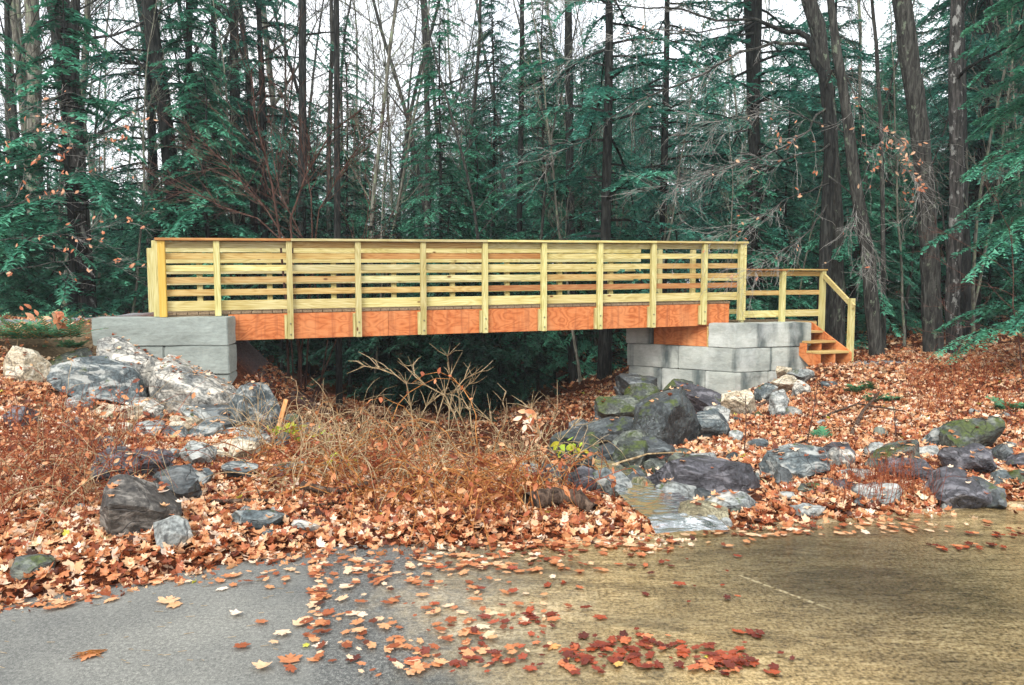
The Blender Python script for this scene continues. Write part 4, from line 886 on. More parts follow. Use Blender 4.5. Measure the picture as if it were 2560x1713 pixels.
# ------------------------------------------------------------ brambles and weeds
def cane(r, p, az, L, up, bend, k=7, wig=.02):
    pts = [p.copy()]; d = Vector((math.cos(az) * (1 - up), math.sin(az) * (1 - up), up)).normalized(); q = p.copy()
    for i in range(k):
        d.z -= bend * (i + 1) / k; d += Vector((r.uniform(-1, 1), r.uniform(-1, 1), r.uniform(-1, 1))) * wig * 6; d.normalize(); q = q + d * L / k
        g_ = z1q(q.x, q.y) + .015
        if q.z < g_: q.z = g_
        pts.append(q.copy())
    return pts
_zx = np.arange(-9, 11, .1); _zy = np.arange(3, 16, .1); _zz = zt(*np.meshgrid(_zx, _zy))
def z1q(x, y):
    i = int((x + 9) / .1); j = int((y - 3) / .1)
    return float(_zz[j, i]) if 0 <= i < len(_zx) and 0 <= j < len(_zy) else 0.0
def thicket(name, N, region, Lr, upr, rad, mat, label, cat, seed, leafmat=None, nleaf=0, lsize=.05, bend=.5, K_=7, wig=.02):
    r = random.Random(seed); m = MB(); tips = []
    while N > 0:
        px, py = region(r); Y = hit_fast(px, py); p = W(px, py, Y); p.z = z1q(p.x, p.y)
        for _ in range(3):
            q = p + Vector((r.uniform(-.08, .08), r.uniform(-.08, .08), 0)); pts = cane(r, q, r.uniform(0, 6.28), r.uniform(*Lr), r.uniform(*upr), bend * r.uniform(.5, 1.6) / (K_ / 7), K_, wig)
            m.tube(pts, [rad * (1 - .7 * i / K_) * r.uniform(.8, 1.2) for i in range(K_ + 1)], 3); tips += pts[3:]
            if r.random() < .7:
                a = pts[r.randrange(2, 6)]; m.tube(cane(r, a, r.uniform(0, 6.28), r.uniform(.1, .3), r.uniform(.2, .8), .2, 3), [rad * .7, rad * .5, rad * .4, rad * .2], 3)
        N -= 3
    o = m.build(name, M[mat], label=label, cat=cat, kind='stuff')
    if nleaf:
        T = np.array([tuple(tips[i]) for i in rng.integers(0, len(tips), nleaf)]) + rng.normal(0, .012, (nleaf, 3))
        scatter('leaves', [fan(OVAL, .6, .2), fan(OVAL, -.8)], T, euler_mats(rng.uniform(0, 6.28, nleaf), rng.normal(1.2, .5, nleaf), rng.normal(0, .6, nleaf)), lsize * rng.uniform(.5, 1.3, nleaf), rng.random(nleaf) * (.62 if leafmat == 'leaf' else 1), M[leafmat], o, kind='stuff')
    return o
_hc = {}
def hit_fast(px, py):
    k = (int(px // 30), int(py // 12))
    if k not in _hc: _hc[k] = hit(k[0] * 30 + 15, k[1] * 12 + 6, 2.6, 20)
    return _hc[k]
def reg_thick(r):
    while True:
        px = r.uniform(600, 1310); top = np.interp(px, [600, 700, 850, 950, 1150, 1300, 1370], [1010, 1000, 1040, 1075, 1070, 1100, 1130]); bot = np.interp(px, [600, 750, 900, 1100, 1250, 1370], [1080, 1140, 1165, 1175, 1170, 1160])
        return px, r.uniform(top, bot)
thicket('bramble_thicket', 400, reg_thick, (.5, 1.5), (.1, .6), .0055, 'cane_o', 'tangled orange brown bramble canes heaped across the centre in front of the gully', 'brambles', 21, 'leaf', 1500, .06, 1.3, 11, .05)
thicket('bramble_thicket', 300, reg_thick, (.4, 1.2), (.1, .6), .005, 'weed_r', 'dark red brown canes woven through the bramble heap in the centre', 'brambles', 28, 'leaf', 700, .06, 1.2, 11, .05)
thicket('bramble_thicket', 210, lambda r: (r.uniform(640, 1300), r.uniform(1030, 1140)), (.5, 1.3), (.3, .85), .0052, 'twig_t', 'pale tan dead stems mixed through the bramble tangle', 'brambles', 22, None, 0, .05, 1.1, 11, .05)
def reg_weed(r):
    px = 330 * r.random() ** 1.3; return px - 10, r.uniform(np.interp(px, [0, 330], [950, 1040]), np.interp(px, [0, 330], [1270, 1120]))
thicket('dry_weeds', 250, reg_weed, (.35, 1.1), (.3, .85), .0036, 'weed_r', 'red brown dry weeds and thin stems at the left edge of the bank', 'weeds', 23, 'leaf', 520, .05, .8, 9, .04)
thicket('dry_weeds', 110, reg_weed, (.4, 1.2), (.2, .8), .0036, 'twig_t', 'pale thin bent stems among the red weeds on the left bank', 'weeds', 29, None, 0, .05, .8, 9, .04)
thicket('dry_weeds', 90, lambda r: (r.uniform(20, 340), r.uniform(960, 1060)), (.2, .5), (.9, .99), .003, 'weed_r', 'upright dry seed stalks above the red weeds on the left bank', 'weeds', 24, 'leaf', 260, .045, .1)
thicket('dry_grass', 190, lambda r: (r.gauss(2010, 55), r.uniform(1105, 1160)), (.12, .32), (.9, .99), .0025, 'weed_r', 'short dry reddish stems in front of the flat rocks on the right', 'weeds', 25, None, 0, .05, .1)
thicket('dry_weeds', 200, lambda r: (r.uniform(2080, 2330), r.uniform(850, 960)), (.2, .6), (.5, .95), .004, 'weed_r', 'thin brown twiggy weeds on the upper right leaf bank', 'weeds', 26, None, 0, .05, .3)
thicket('dry_weeds', 130, lambda r: (r.uniform(560, 860), r.uniform(990, 1060)), (.4, .9), (.6, .95), .004, 'twig_t', 'arching bare stems around the wooden stake', 'weeds', 27, None, 0, .05, .6)
# tall bleached dead stalks standing out of the thicket
st = empty('dead_shrub', tuple(W(1000, 1070, 6.9)), label='tall bleached dead stalks rising from the middle of the thicket', cat='dead shrub')
def stalks(parent, lines, Y, rad, mat, seed, kids=2, name='stem'):
    r = random.Random(seed); o0 = parent.location
    for ln in lines:
        Yv = Y + r.uniform(-.35, .35); P = [W(x, y, Yv + i * r.uniform(-.06, .06)) - o0 for i, (x, y) in enumerate(ln)]; m = MB(); n = len(P)
        m.tube(P, [rad * (1 - .6 * i / n) for i in range(n)], 5)
        for k in range(kids * (n - 2)):
            i = r.randrange(1, n); a = P[i]; d = (P[i] - P[i - 1]).normalized() + Vector((r.uniform(-1, 1), r.uniform(-.6, .6), r.uniform(-.4, .7))); d.normalize(); L_ = r.uniform(.06, .28)
            m.tube([a, a + d * L_ * .5 + Vector((0, 0, r.uniform(-.02, .03))), a + d * L_], [rad * .5, rad * .4, rad * .2], 3)
        m.build(name, M[mat], parent, smooth=True)
stalks(st, [[(958, 1070), (948, 1000), (940, 930), (930, 878), (905, 858), (870, 845), (835, 838)], [(975, 1075), (985, 1010), (1002, 950), (1018, 900), (1030, 862), (1024, 815)], [(1075, 1080), (1060, 1010), (1040, 950), (1018, 905), (975, 882), (950, 862), (945, 835)],
 [(1010, 1080), (1025, 1000), (1028, 940), (1035, 900), (1062, 868), (1100, 850)], [(1045, 1070), (1080, 1010), (1052, 950), (1050, 905), (1072, 880), (1085, 872)], [(930, 1075), (935, 1010), (960, 960), (975, 930), (1005, 905)], [(1000, 1075), (990, 1020), (965, 975), (950, 950), (925, 948), (905, 970)],
 [(1085, 1085), (1090, 1030), (1080, 990), (1075, 940), (1060, 915)], [(900, 1080), (915, 1020), (890, 985), (865, 975), (840, 985)], [(1120, 1085), (1135, 1030), (1150, 985), (1160, 950), (1150, 920), (1157, 895)]], 7.3, .0085, 'twig_t', 31, 5)
s2 = empty('dead_shrub', tuple(W(1230, 1090, 6.5)), label='smaller bleached stalks with hanging tan leaves right of the tall dead ones', cat='dead shrub')
stalks(s2, [[(1190, 1100), (1200, 1040), (1215, 990), (1225, 960), (1215, 935)], [(1255, 1115), (1262, 1060), (1280, 1010), (1310, 975), (1330, 955)], [(1290, 1120), (1285, 1060), (1240, 1000), (1225, 965)], [(1190, 1090), (1170, 1030), (1145, 1000), (1125, 965), (1120, 950)], [(1235, 1110), (1225, 1040), (1250, 1000), (1268, 960), (1275, 938)]], 6.5, .007, 'twig_t', 33, 5)
def leafclump(pts, n, spread, size, mat, parent=None, name='leaves', **k):
    P = np.array([tuple(p) for p in pts]); T = P[rng.integers(0, len(P), n)] + rng.normal(0, 1, (n, 3)) * spread
    return scatter(name, [fan(OVAL, .6, .2), fan(OVAL, -.7, .1)], T, euler_mats(rng.uniform(0, 6.28, n), rng.normal(.5, .6, n), rng.normal(0, .6, n)), size * rng.uniform(.6, 1.3, n), rng.random(n), M[mat], parent, **k)
leafclump([W(a, b, 6.5) - s2.location for a, b in ((1205, 960), (1215, 975), (1225, 985), (1200, 990))], 60, (.04, .04, .05), .09, 'leaf', s2)
leafclump([W(a, b, 6.2) - s2.location for a, b in ((1275, 1020), (1300, 1025), (1320, 1030))], 40, (.05, .04, .03), .07, 'yel_leaf', s2)
for (spots, n, lab) in (([(640, 988), (655, 995), (680, 998), (668, 985)], 90, 'bright yellow green leaf cluster at the foot of the wooden stake'), ([(780, 1050), (800, 1065), (830, 1080), (810, 1100)], 46, 'yellow green leaves dangling in the left part of the thicket'), ([(965, 1130), (970, 1145), (960, 1155)], 16, 'small green leaf cluster low in the middle of the thicket'), ([(745, 1000), (790, 1010)], 14, 'few pale green leaves at the top of the thicket')):
    q = [W(a, b, 7.0 if b < 1020 else 6.0) for a, b in spots]; c = q[0].copy(); e = empty('leafy_sprig', tuple(c), label=lab, cat='plant', group='yellow green plants in the brush')
    mm = MB()
    for p in q: mm.tube([Vector((p.x, p.y, z1(p.x, p.y))) - c, (p - c) + Vector((.02, 0, 0))], [.004, .002], 4)
    mm.build('stem', M['cane_o'], e); leafclump([p - c for p in q], n, (.06, .05, .035), .07, 'yel_leaf', e)
rr = random.Random(8)
def sprig(px, py, Y, n, w, label, mat='ever', grp='green sprigs on the banks'):
    c = W(px, py, Y); c.z = max(z1(c.x, c.y) + .02, c.z - .03); e = empty('evergreen_sprig', tuple(c), label=label, cat='plant', group=grp); mm = MB(); V = []; T = []; A = []
    for i in range(n):
        az = rr.uniform(0, 6.28); L_ = w * rr.uniform(.4, 1); d = Vector((math.cos(az), math.sin(az) * .6, rr.uniform(.1, .6))).normalized(); o0 = Vector((rr.uniform(-1, 1) * w * .6, rr.uniform(-.3, .3) * w, 0)); P = [o0, o0 + d * L_ * .5, o0 + d * L_ + Vector((0, 0, -.1 * L_))]; mm.tube(P, [.003, .0025, .001], 3)
        for k in range(26):
            t = k / 26; p = P[0].lerp(P[2], t) + Vector((0, 0, .05 * L_ * math.sin(3.14 * t))); sd_ = d.cross(Vector((0, 0, 1))).normalized() * (1 if k % 2 else -1); q = p + (sd_ + d * .7).normalized() * .10 * (1.3 - t) + Vector((0, 0, rr.uniform(-.02, .02)))
            b = len(V); V += [p - d * .014, p + d * .014, q]; T.append((b, b + 1, b + 2)); A += [t] * 3
    mm.build('stem', M['cane_o'], e); link('needles', np_mesh('needles', [tuple(v) for v in V], T, M[mat], attr=A), e)
for a in ((1975, 915, 10.2, 14, .35, 'dark green sprigs by the leaning branch high on the right bank'), (2020, 955, 9.3, 10, .3, 'green sprigs beside the thin lying branch on the right bank'), (1885, 1028, 7.4, 8, .2, 'small green sprig low on the right bank above the purple grey stone'), (2325, 950, 8.6, 14, .3, 'green sprigs at the right edge of the leaf bank'), (30, 765, 9.5, 60, .8, 'low green sprigs covering the soil mound at the left edge'), (105, 768, 9.5, 44, .6, 'green sprigs on the soil mound beside the orange leaves'), (150, 790, 9.6, 14, .3, 'little green sprigs at the foot of the soil mound')): sprig(*a)
e = empty('leafy_sprout', tuple(W(40, 790, 9.4)), label='young beech sprout with big orange leaves on the soil mound at the left', cat='plant')
mm = MB(); mm.tube([W(38, 800, 9.4) - e.location, W(42, 760, 9.4) - e.location, W(90, 735, 9.45) - e.location, W(150, 725, 9.5) - e.location], [.006, .005, .004, .002], 5); mm.build('stem', M['twig_t'], e)
leafclump([W(a, b, 9.45) - e.location for a, b in ((45, 748), (70, 720), (75, 740), (100, 735), (125, 735), (140, 722), (60, 755))], 26, (.06, .05, .04), .14, 'beech_leaf', e)
# rusty undergrowth right of the left abutment
e = empty('low_shrub', tuple(W(545, 880, 11.4)), label='yellow green and rusty low shrub right beside the left abutment', cat='shrub')
leafclump([W(a, b, 11.4) - e.location for a, b in ((520, 850), (530, 870), (545, 875), (560, 885), (575, 900), (540, 890), (590, 905))], 420, (.12, .15, .07), .06, 'yel_leaf', e); leafclump([W(a, b, 11.3) - e.location for a, b in ((525, 860), (545, 885), (570, 895))], 160, (.12, .15, .07), .06, 'beech_leaf', e)
mm = MB()
for i in range(12): a = W(520 + i * 6, 900, 11.4) - e.location; mm.tube([a, a + Vector((rr.uniform(-.05, .05), 0, .15)), a + Vector((rr.uniform(-.1, .1), 0, .3))], [.005, .004, .002], 4)
mm.build('stems', M['twig_r'], e)

# ------------------------------------------------------------ trees
def grow(m, r, p, d, L_, rad, depth, up=.12, nseg=5, spread=.8, kids=5, tips=None, flat=1.0, minr=.0035, wob=.22):
    seg = L_ / nseg; pts = [p.copy()]; dirs = [d.copy()]
    for i in range(nseg):
        d = (d + Vector((r.uniform(-1, 1), r.uniform(-1, 1) * flat, r.uniform(-1, 1))) * wob + Vector((0, 0, up))).normalized(); pts.append(pts[-1] + d * seg); dirs.append(d.copy())
    m.tube(pts, [max(minr * .7, rad * (1 - .75 * i / nseg)) for i in range(nseg + 1)], 5 if rad > .02 else 3)
    if tips is not None: tips += pts[2:]
    if depth > 0:
        for k in range(kids):
            i = r.randrange(1, nseg + 1); b = (dirs[i] + Vector((r.uniform(-1, 1), r.uniform(-1, 1) * flat, r.uniform(-.7, .9))) * spread).normalized()
            grow(m, r, pts[i], b, L_ * r.uniform(.35, .6), max(minr, rad * .45), depth - 1, up, max(3, nseg - 1), spread, max(2, kids - 1), tips, flat, minr, wob)
def bare_variant(seed, H, rad, start, nb, mat, crook=.05, bl=.2, fork=False):
    r = random.Random(seed); tr = MB(); bm_ = MB(); pts = []; p = Vector((0, 0, -.4)); d = Vector((r.uniform(-1, 1) * .04, r.uniform(-1, 1) * .04, 1)); n = 14
    for i in range(n + 1):
        pts.append(p.copy()); d = (d + Vector((r.uniform(-1, 1), r.uniform(-1, 1), 0)) * crook + Vector((-p.x, -p.y, 0)) * .004).normalized(); p = p + d * H / n
    rads = [rad * (1.35 if i == 0 else 1) * (1 - .85 * (i / n) ** 1.2) for i in range(n + 1)]; tr.tube(pts, rads, 9)
    for k in range(nb):
        t = start + (1 - start) * (k + r.random()) / nb; i = min(n - 1, int(t * n)); q = pts[i].lerp(pts[i + 1], t * n - i); az = r.uniform(0, 6.28); e = r.uniform(.45, 1.3)
        grow(bm_, r, q, Vector((math.cos(az), math.sin(az), e)).normalized(), H * bl * (1.15 - t * .7) * r.uniform(.6, 1.2), rads[i] * r.uniform(.28, .5), 2, .06, 5, .7, 4, minr=.008)
    return tr.mesh('trunk', M[mat], True), bm_.mesh('branches', M[mat], False)
BARE = [bare_variant(101, 20, .13, .35, 16, 'bark_g'), bare_variant(102, 22, .11, .3, 18, 'bark_p', .07), bare_variant(103, 18, .08, .3, 20, 'bark_g', .09), bare_variant(104, 24, .17, .4, 15, 'bark_d', .04), bare_variant(105, 16, .055, .25, 22, 'bark_p', .1, .16)]
def hemlock_variant(seed, H, rad, low, Lmax, dens, mat, dens_tw=.11, lf=.092, fill=1.0):
    r = np.random.default_rng(seed); pr = random.Random(seed); tr = MB(); n = 12; pts = [Vector((.06 * math.sin(i * .9 + seed) * i / n, .06 * math.cos(i * 1.1 + seed) * i / n, H * i / n - (.4 if i == 0 else 0))) for i in range(n + 1)]
    tr.tube(pts, [rad * (1.4 if i == 0 else 1) * (1 - .93 * i / n) for i in range(n + 1)], 9)
    bw = MB(); Vs = []; As = []
    h = low * H
    for k in range(int(4 * low)):                      # dead snags on the bare lower trunk
        z = pr.uniform(.1, low) * H; az = pr.uniform(0, 6.28); q = Vector((0, 0, z)); d = Vector((math.cos(az), math.sin(az), pr.uniform(-.3, .1))); bw.tube([q, q + d * pr.uniform(.3, 1.2)], [.014, .004], 3)
    while h < H * .985:
        t = (h - low * H) / (H * (1 - low)); L0 = Lmax * ((1 - t) ** .75) * (.55 + .45 * min(1, t * 6 + .5)) + .15
        L_ = L0 * pr.uniform(.55, 1.1); az = pr.uniform(0, 2 * math.pi); rise = pr.uniform(.0, .3); dr = pr.uniform(.25, .55); ca, sa_ = math.cos(az), math.sin(az)
        lf_ = lf * pr.uniform(.85, 1.15)
        s = np.linspace(0, 1, 6); bp = np.stack([ca * L_ * s, sa_ * L_ * s, h + L_ * (rise * s - dr * s * s)], -1)
        bw.tube([tuple(b) for b in bp], [max(.006, .012 + .010 * L_) * (1 - .8 * q) for q in s], 3)
        nt_ = max(3, int(L_ / dens_tw)); ts = np.linspace(.16, 1.0, nt_); bv = pr.uniform(-.22, .22)
        for sd_ in (-1, 1):
            tb = np.clip(ts + r.uniform(-.02, .02, nt_), 0, 1); o = np.stack([ca * L_ * tb, sa_ * L_ * tb, h + L_ * (rise * tb - dr * tb * tb)], -1)
            ang = sd_ * (.95 - .35 * tb) + r.normal(0, .15, nt_) + az; tl = (np.minimum(.26 * L_, .62) * (1.12 - tb) + .10) * r.uniform(.6, 1.25, nt_)
            slope = (rise - 2 * dr * tb) * .8 - .12 + r.normal(0, .12, nt_); keep = r.random(nt_) < fill
            dx = np.stack([np.cos(ang), np.sin(ang), slope], -1); dx /= np.linalg.norm(dx, axis=1)[:, None]
            for j in np.nonzero(keep)[0]:
                m_ = max(3, int(tl[j] / (lf_ * .55))); u = (np.arange(m_) + .4) / m_
                base = o[j] + dx[j] * (u * tl[j])[:, None]; base[:, 2] -= .25 * tl[j] * u ** 2
                for s2_ in (-1, 1):
                    a2 = ang[j] + s2_ * r.uniform(.6, 1.0, m_); ll = lf_ * (1.25 - .6 * u) * r.uniform(.7, 1.2, m_)
                    dd_ = np.stack([np.cos(a2), np.sin(a2), slope[j] * .6 + r.normal(0, .22, m_)], -1)
                    tip = base + dd_ * ll[:, None]; wd = np.stack([-np.sin(a2), np.cos(a2), r.normal(0, .4, m_)], -1) * (lf_ * .29)
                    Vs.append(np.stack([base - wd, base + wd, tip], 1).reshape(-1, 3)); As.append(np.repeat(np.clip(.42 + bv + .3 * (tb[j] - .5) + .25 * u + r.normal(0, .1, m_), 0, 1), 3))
        h += H / dens * pr.uniform(.5, 1.5)
    V = np.concatenate(Vs); A = np.concatenate(As); Fc = np.arange(len(V)).reshape(-1, 3)
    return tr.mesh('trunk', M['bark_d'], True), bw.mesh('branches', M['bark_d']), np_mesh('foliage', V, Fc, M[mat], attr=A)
HEM = [hemlock_variant(1, 16, .12, .10, 3.3, 190, 'hem_a'), hemlock_variant(2, 18, .14, .18, 3.6, 180, 'hem_a'), hemlock_variant(3, 15, .10, .05, 2.8, 190, 'hem_b'), hemlock_variant(4, 17, .13, .12, 3.0, 105, 'hem_a', fill=.68), hemlock_variant(5, 6, .07, .04, 1.9, 90, 'hem_b', .10, .10), hemlock_variant(6, 6, .07, .1, 1.7, 80, 'hem_shade', .11, .10)]
HH = [16, 18, 15, 17, 6, 6]
def tree(meshes, kind, x, y, s, rz, label, cat, grp, lean=(0, 0), z=None):
    e = empty(kind, (x, y, (z1(x, y) if z is None else z) - .05), rz, label=label, cat=cat, group=grp); e.scale = (s, s, s); e.rotation_euler = (lean[0], lean[1], rz)
    for nm, me in zip(('trunk', 'branches', 'foliage'), meshes): link(nm, me, e)
    return e
def at(px, Y): return (px * K - 1280) / F * Y
GH = 'hemlocks in the woods behind the bridge'
# nearer hemlocks one can single out
for v, px, Y, s, rz, lab in ((3, 1385, 15.5, 1.0, .3, 'hemlock with a thick dark trunk on the leaf slope under the bridge'),
    (3, 1515, 18.5, .95, 2.0, 'hemlock with slim dark trunk above the right third of the railing'),
    (2, 1240, 19.0, .75, 1.1, 'hemlock whose trunk meets the railing just left of its middle posts'),
    (3, 1715, 18.0, 1.1, .7, 'dark hemlock just left of the landing railing behind the bridge end'),
    (2, 2440, 11.5, .8, 4.0, 'bright green hemlock reaching in from the right edge beside the lichen covered trunk'),
    (0, 1890, 20.5, .8, 5.0, 'tall dense hemlock behind the crooked dark tree'),
    (2, 1010, 17.5, .66, 2.2, 'bushy pale green hemlock rising behind the middle of the railing'),
    (0, 1130, 21.0, .72, .2, 'tall hemlock just right of the sky gap above the bridge'),
    (3, 365, 18.5, .95, 3.3, 'dark tall hemlock above the left corner of the railing'),
    (3, 610, 19.0, .95, 1.0, 'hemlock between the two dark poles left of the sky gap'),
    (5, 1085, 13.6, .36, 1.5, 'young green hemlock under the bridge behind the dead stalks'),
    (5, 595, 13.4, .45, 2.6, 'small green hemlock beside the left abutment under the bridge'),
    (2, -70, 14.5, .8, 5.5, 'wide hemlock at the left edge behind the soil mound'),
    (4, 170, 15.0, 1.2, .4, 'young hemlock filling the gap behind the left soil mound'),
    (4, 1950, 16.0, .9, .4, 'young hemlock behind the stair landing'),
    (2, 450, 17.2, .72, 2.9, 'broad green hemlock behind the second railing bay from the left'), (2, 800, 19.5, .62, 4.1, 'pale green hemlock filling the sky gap low above the railing'), (0, 560, 21, .8, 3.1, 'hemlock above the third railing bay between two slim trunks'),
    (4, 480, 16.5, 1.1, .9, 'young hemlock behind the left end of the railing')):
    tree(HEM[v], 'hemlock_tree', at(px, Y), Y, s, rz, lab, 'tree', GH)
r = random.Random(77); placed = []
TOPX = [-400, -100, 0, 90, 130, 340, 380, 420, 560, 620, 700, 860, 900, 1050, 1150, 1250, 1900, 2050, 3000]; TOPY = [-100, 0, 80, 180, 380, 380, 150, 20, 0, 60, 200, 270, 250, 130, 110, 110, 80, -100, -500]
def topy(px, Y, rad=2.2):
    d = rad / Y * F / K; return max(np.interp(px + q * d, TOPX, TOPY) for q in (-1, -.5, 0, .5, 1))
def far_ok(x, y, d): return all((x - a) ** 2 + (y - b) ** 2 > d * d for a, b in placed)
cnt = 0; tries = 0
while cnt < 185 and tries < 9000:
    tries += 1; Y = r.uniform(18, 34) if cnt < 75 else r.uniform(30, 72); px = r.uniform(-350, 2700); x = at(px, Y)
    if not far_ok(x, Y, 1.5 if Y < 34 else 2.6): continue
    v = r.choice([0, 1, 2, 3, 3, 0]); top = topy(px, Y) + r.uniform(-40, 60); zt_ = W(px, top, Y).z - z1(x, Y)
    hm = zt_ if top > -60 else HH[v] * r.uniform(.85, 1.35); s = hm / HH[v]
    if s > 1.5: s = r.uniform(1.1, 1.5)
    if s < .3: continue
    if s < .55 : v = 4 if s * HH[v] < 7 else 2; s = min(1.6, hm / HH[v])
    placed.append((x, Y)); cnt += 1
    tree(HEM[v], 'hemlock_tree', x, Y, s, r.uniform(0, 6.28), 'dark green hemlock standing among many others deep in the woods behind the bridge', 'tree', 'hemlocks deep in the woods')
# young ones filling the understory
for i in range(64):
    Y = r.uniform(15, 24) if i < 34 else r.uniform(24, 40); px = r.uniform(-60, 2420); x = at(px, Y)
    if i < 14: px = r.uniform(620, 1230); Y = r.uniform(15, 21); x = at(px, Y)
    if 1950 < px < 2230 and Y < 19: continue
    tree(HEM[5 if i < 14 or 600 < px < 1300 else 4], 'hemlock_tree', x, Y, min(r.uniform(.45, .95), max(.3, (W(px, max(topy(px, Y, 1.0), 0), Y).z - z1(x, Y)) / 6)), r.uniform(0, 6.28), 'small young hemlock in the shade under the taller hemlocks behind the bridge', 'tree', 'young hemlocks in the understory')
# far closing rows
for i in range(58):
    px = -350 + i * 54 + r.uniform(-20, 20); Y = r.uniform(76, 90); x = at(px, Y); top = np.interp(px, [-400, 330, 380, 900, 1100, 3000], [460, 440, 330, 330, 100, -100]) + r.uniform(-30, 30); s = max(.25, min(1.6, (W(px, top, Y).z - z1(x, Y)) / 15))
    tree(HEM[2 if i % 2 else 0], 'hemlock_tree', x, Y, s, r.uniform(0, 6.28), 'dark green hemlock standing among many others deep in the woods behind the bridge', 'tree', 'hemlocks deep in the woods')
# thin bare trees
for i in range(70):
    if i < 22: px = r.uniform(60, 340)
    elif i > 56: px = r.uniform(1050, 1750)
    elif i > 46: px = r.uniform(360, 1150)
    elif i < 36: px = r.uniform(640, 1120)
    else: px = r.uniform(-100, 2500)
    Y = r.uniform(17, 42); x = at(px, Y)
    v = r.choice([1, 2, 4, 0, 4]) if i <= 46 else 4; tree(BARE[v], 'bare_tree', x, Y, r.uniform(.8, 1.15), r.uniform(0, 6.28), 'slender leafless tree standing among others in the woods behind the bridge', 'tree', 'leafless trees in the woods', (r.uniform(-.04, .04), r.uniform(-.05, .05)))
for i in range(46):           # understory poles
    Y = r.uniform(14.5, 26); px = r.uniform(-50, 2450); x = at(px, Y); v = r.choice([2, 4]); s = r.uniform(.35, .7)
    tree(BARE[v], 'sapling', x, Y, s, r.uniform(0, 6.28), 'thin dark sapling in the shade of the woods behind the bridge', 'tree', 'saplings in the understory', (r.uniform(-.06, .06), r.uniform(-.06, .06)))

def hero(name, pts, Y, mat, label, nb=8, seed=1, blen=2.2, ext=9, bstart=.3, root=True, cat='tree', kids=4, bmat=None, flare=1.35):
    """trunk through photo pixels (x, y, width) at distance Y, continued above the frame"""
    r_ = random.Random(seed); P = []; Rd = []
    for x, y, w_ in pts: p = W(x, y, Y); P.append(p); Rd.append(w_ * K / F * Y / 2)
    b = P[0]; gz_ = z1(b.x, b.y); e = empty(name, (b.x, b.y, gz_), label=label, cat=cat); o0 = e.location.copy()
    low = b.copy(); low.z = gz_ - .3; P = [low] + ([Vector((b.x, b.y, gz_ + .12))] if b.z > gz_ + .3 else []) + P; Rd = [Rd[0] * flare * 1.15] + ([Rd[0] * flare] if len(P) > len(Rd) + 1 else []) + Rd
    d = (P[-1] - P[-2]).normalized()
    for i in range(1, 5): P.append(P[-1] + (d + Vector((r_.uniform(-.06, .06), r_.uniform(-.06, .06), .1))).normalized() * ext / 4); Rd.append(Rd[-1] * .72)
    # refine
    Q = []; RQ = []
    for i in range(len(P) - 1):
        n = max(1, int((P[i + 1] - P[i]).length / .35))
        for k in range(n): Q.append(P[i].lerp(P[i + 1], k / n) + Vector((r_.uniform(-1, 1), r_.uniform(-1, 1), 0)) * Rd[i] * .08); RQ.append((Rd[i] * (1 - k / n) + Rd[i + 1] * k / n) * r_.uniform(.95, 1.06))
    Q.append(P[-1]); RQ.append(Rd[-1]); m = MB(); m.tube([q - o0 for q in Q], RQ, 14); m.build('trunk', M[mat], e, smooth=True)
    bm_ = MB(); tips = []
    for k in range(nb):
        t = bstart + (1 - bstart) * (k + r_.random()) / nb; i = min(len(Q) - 2, int(t * len(Q))); az = r_.uniform(0, 6.28)
        grow(bm_, r_, Q[i] - o0, Vector((math.cos(az), math.sin(az) * .8, r_.uniform(.2, 1.1))).normalized(), blen * r_.uniform(.6, 1.3), max(.015, RQ[i] * r_.uniform(.2, .4)), 2, .05, 5, .8, kids, tips, minr=.0045)
    if nb: bm_.build('branches', M[bmat or mat], e)
    return e
hero('bare_tree', [(202, 725, 40), (190, 560, 38), (180, 420, 36), (168, 250, 36), (150, 100, 36), (138, 0, 36)], 15.5, 'bark_l', 'large leaning tree with lichen patches left of the bridge', 9, 1, 3, bstart=.25)
hero('bare_tree', [(405, 720, 34), (398, 460, 32), (375, 250, 32), (352, 100, 32), (340, 0, 31)], 17, 'bark_d', 'thick dark slightly leaning trunk above the left corner post', 7, 2, 3, bstart=.3)
hero('bare_tree', [(690, 770, 20), (691, 460, 19), (692, 200, 17), (693, 0, 15)], 17.5, 'bark_d', 'straight dark pole trunk left of the largest sky gap', 9, 3, 2, bstart=.35)
hero('bare_tree', [(500, 780, 16), (494, 400, 14), (490, 150, 12), (488, 0, 10)], 18.5, 'bark_d', 'thin straight dark trunk above the second railing post', 12, 4, 1.6, bstart=.3)
hero('bare_tree', [(540, 800, 22), (536, 400, 20), (535, 0, 18)], 20, 'bark_g', 'greyish straight trunk beside the thin dark one left of centre', 8, 5, 2, bstart=.3)
hero('bare_tree', [(975, 800, 15), (980, 400, 14), (975, 150, 13), (968, 0, 12)], 19, 'bark_g', 'slim grey trunk in the right half of the sky gap', 9, 6, 2, bstart=.4)
hero('bare_tree', [(755, 800, 12), (752, 350, 11), (760, 100, 9), (758, 0, 8)], 19, 'bark_g', 'slim crooked pale trunk in the left half of the sky gap', 10, 16, 1.8, bstart=.4)
hero('bare_tree', [(1914, 790, 38), (1912, 500, 34), (1900, 300, 30), (1885, 150, 27), (1870, 60, 34), (1850, 0, 28)], 15.5, 'bark_g', 'crooked dark tree behind the stair landing with twisting limbs', 6, 7, 2.5, bstart=.6, bmat='bark_g')
hero('bare_tree', [(2008, 822, 34), (1995, 700, 31), (1982, 560, 29), (1960, 440, 27), (1948, 340, 25), (1935, 240, 22), (1915, 120, 19), (1900, 0, 16)], 14, 'bark_g', 'curved grey trunk with rough bark just right of the stairs', 5, 8, 2, bstart=.55)
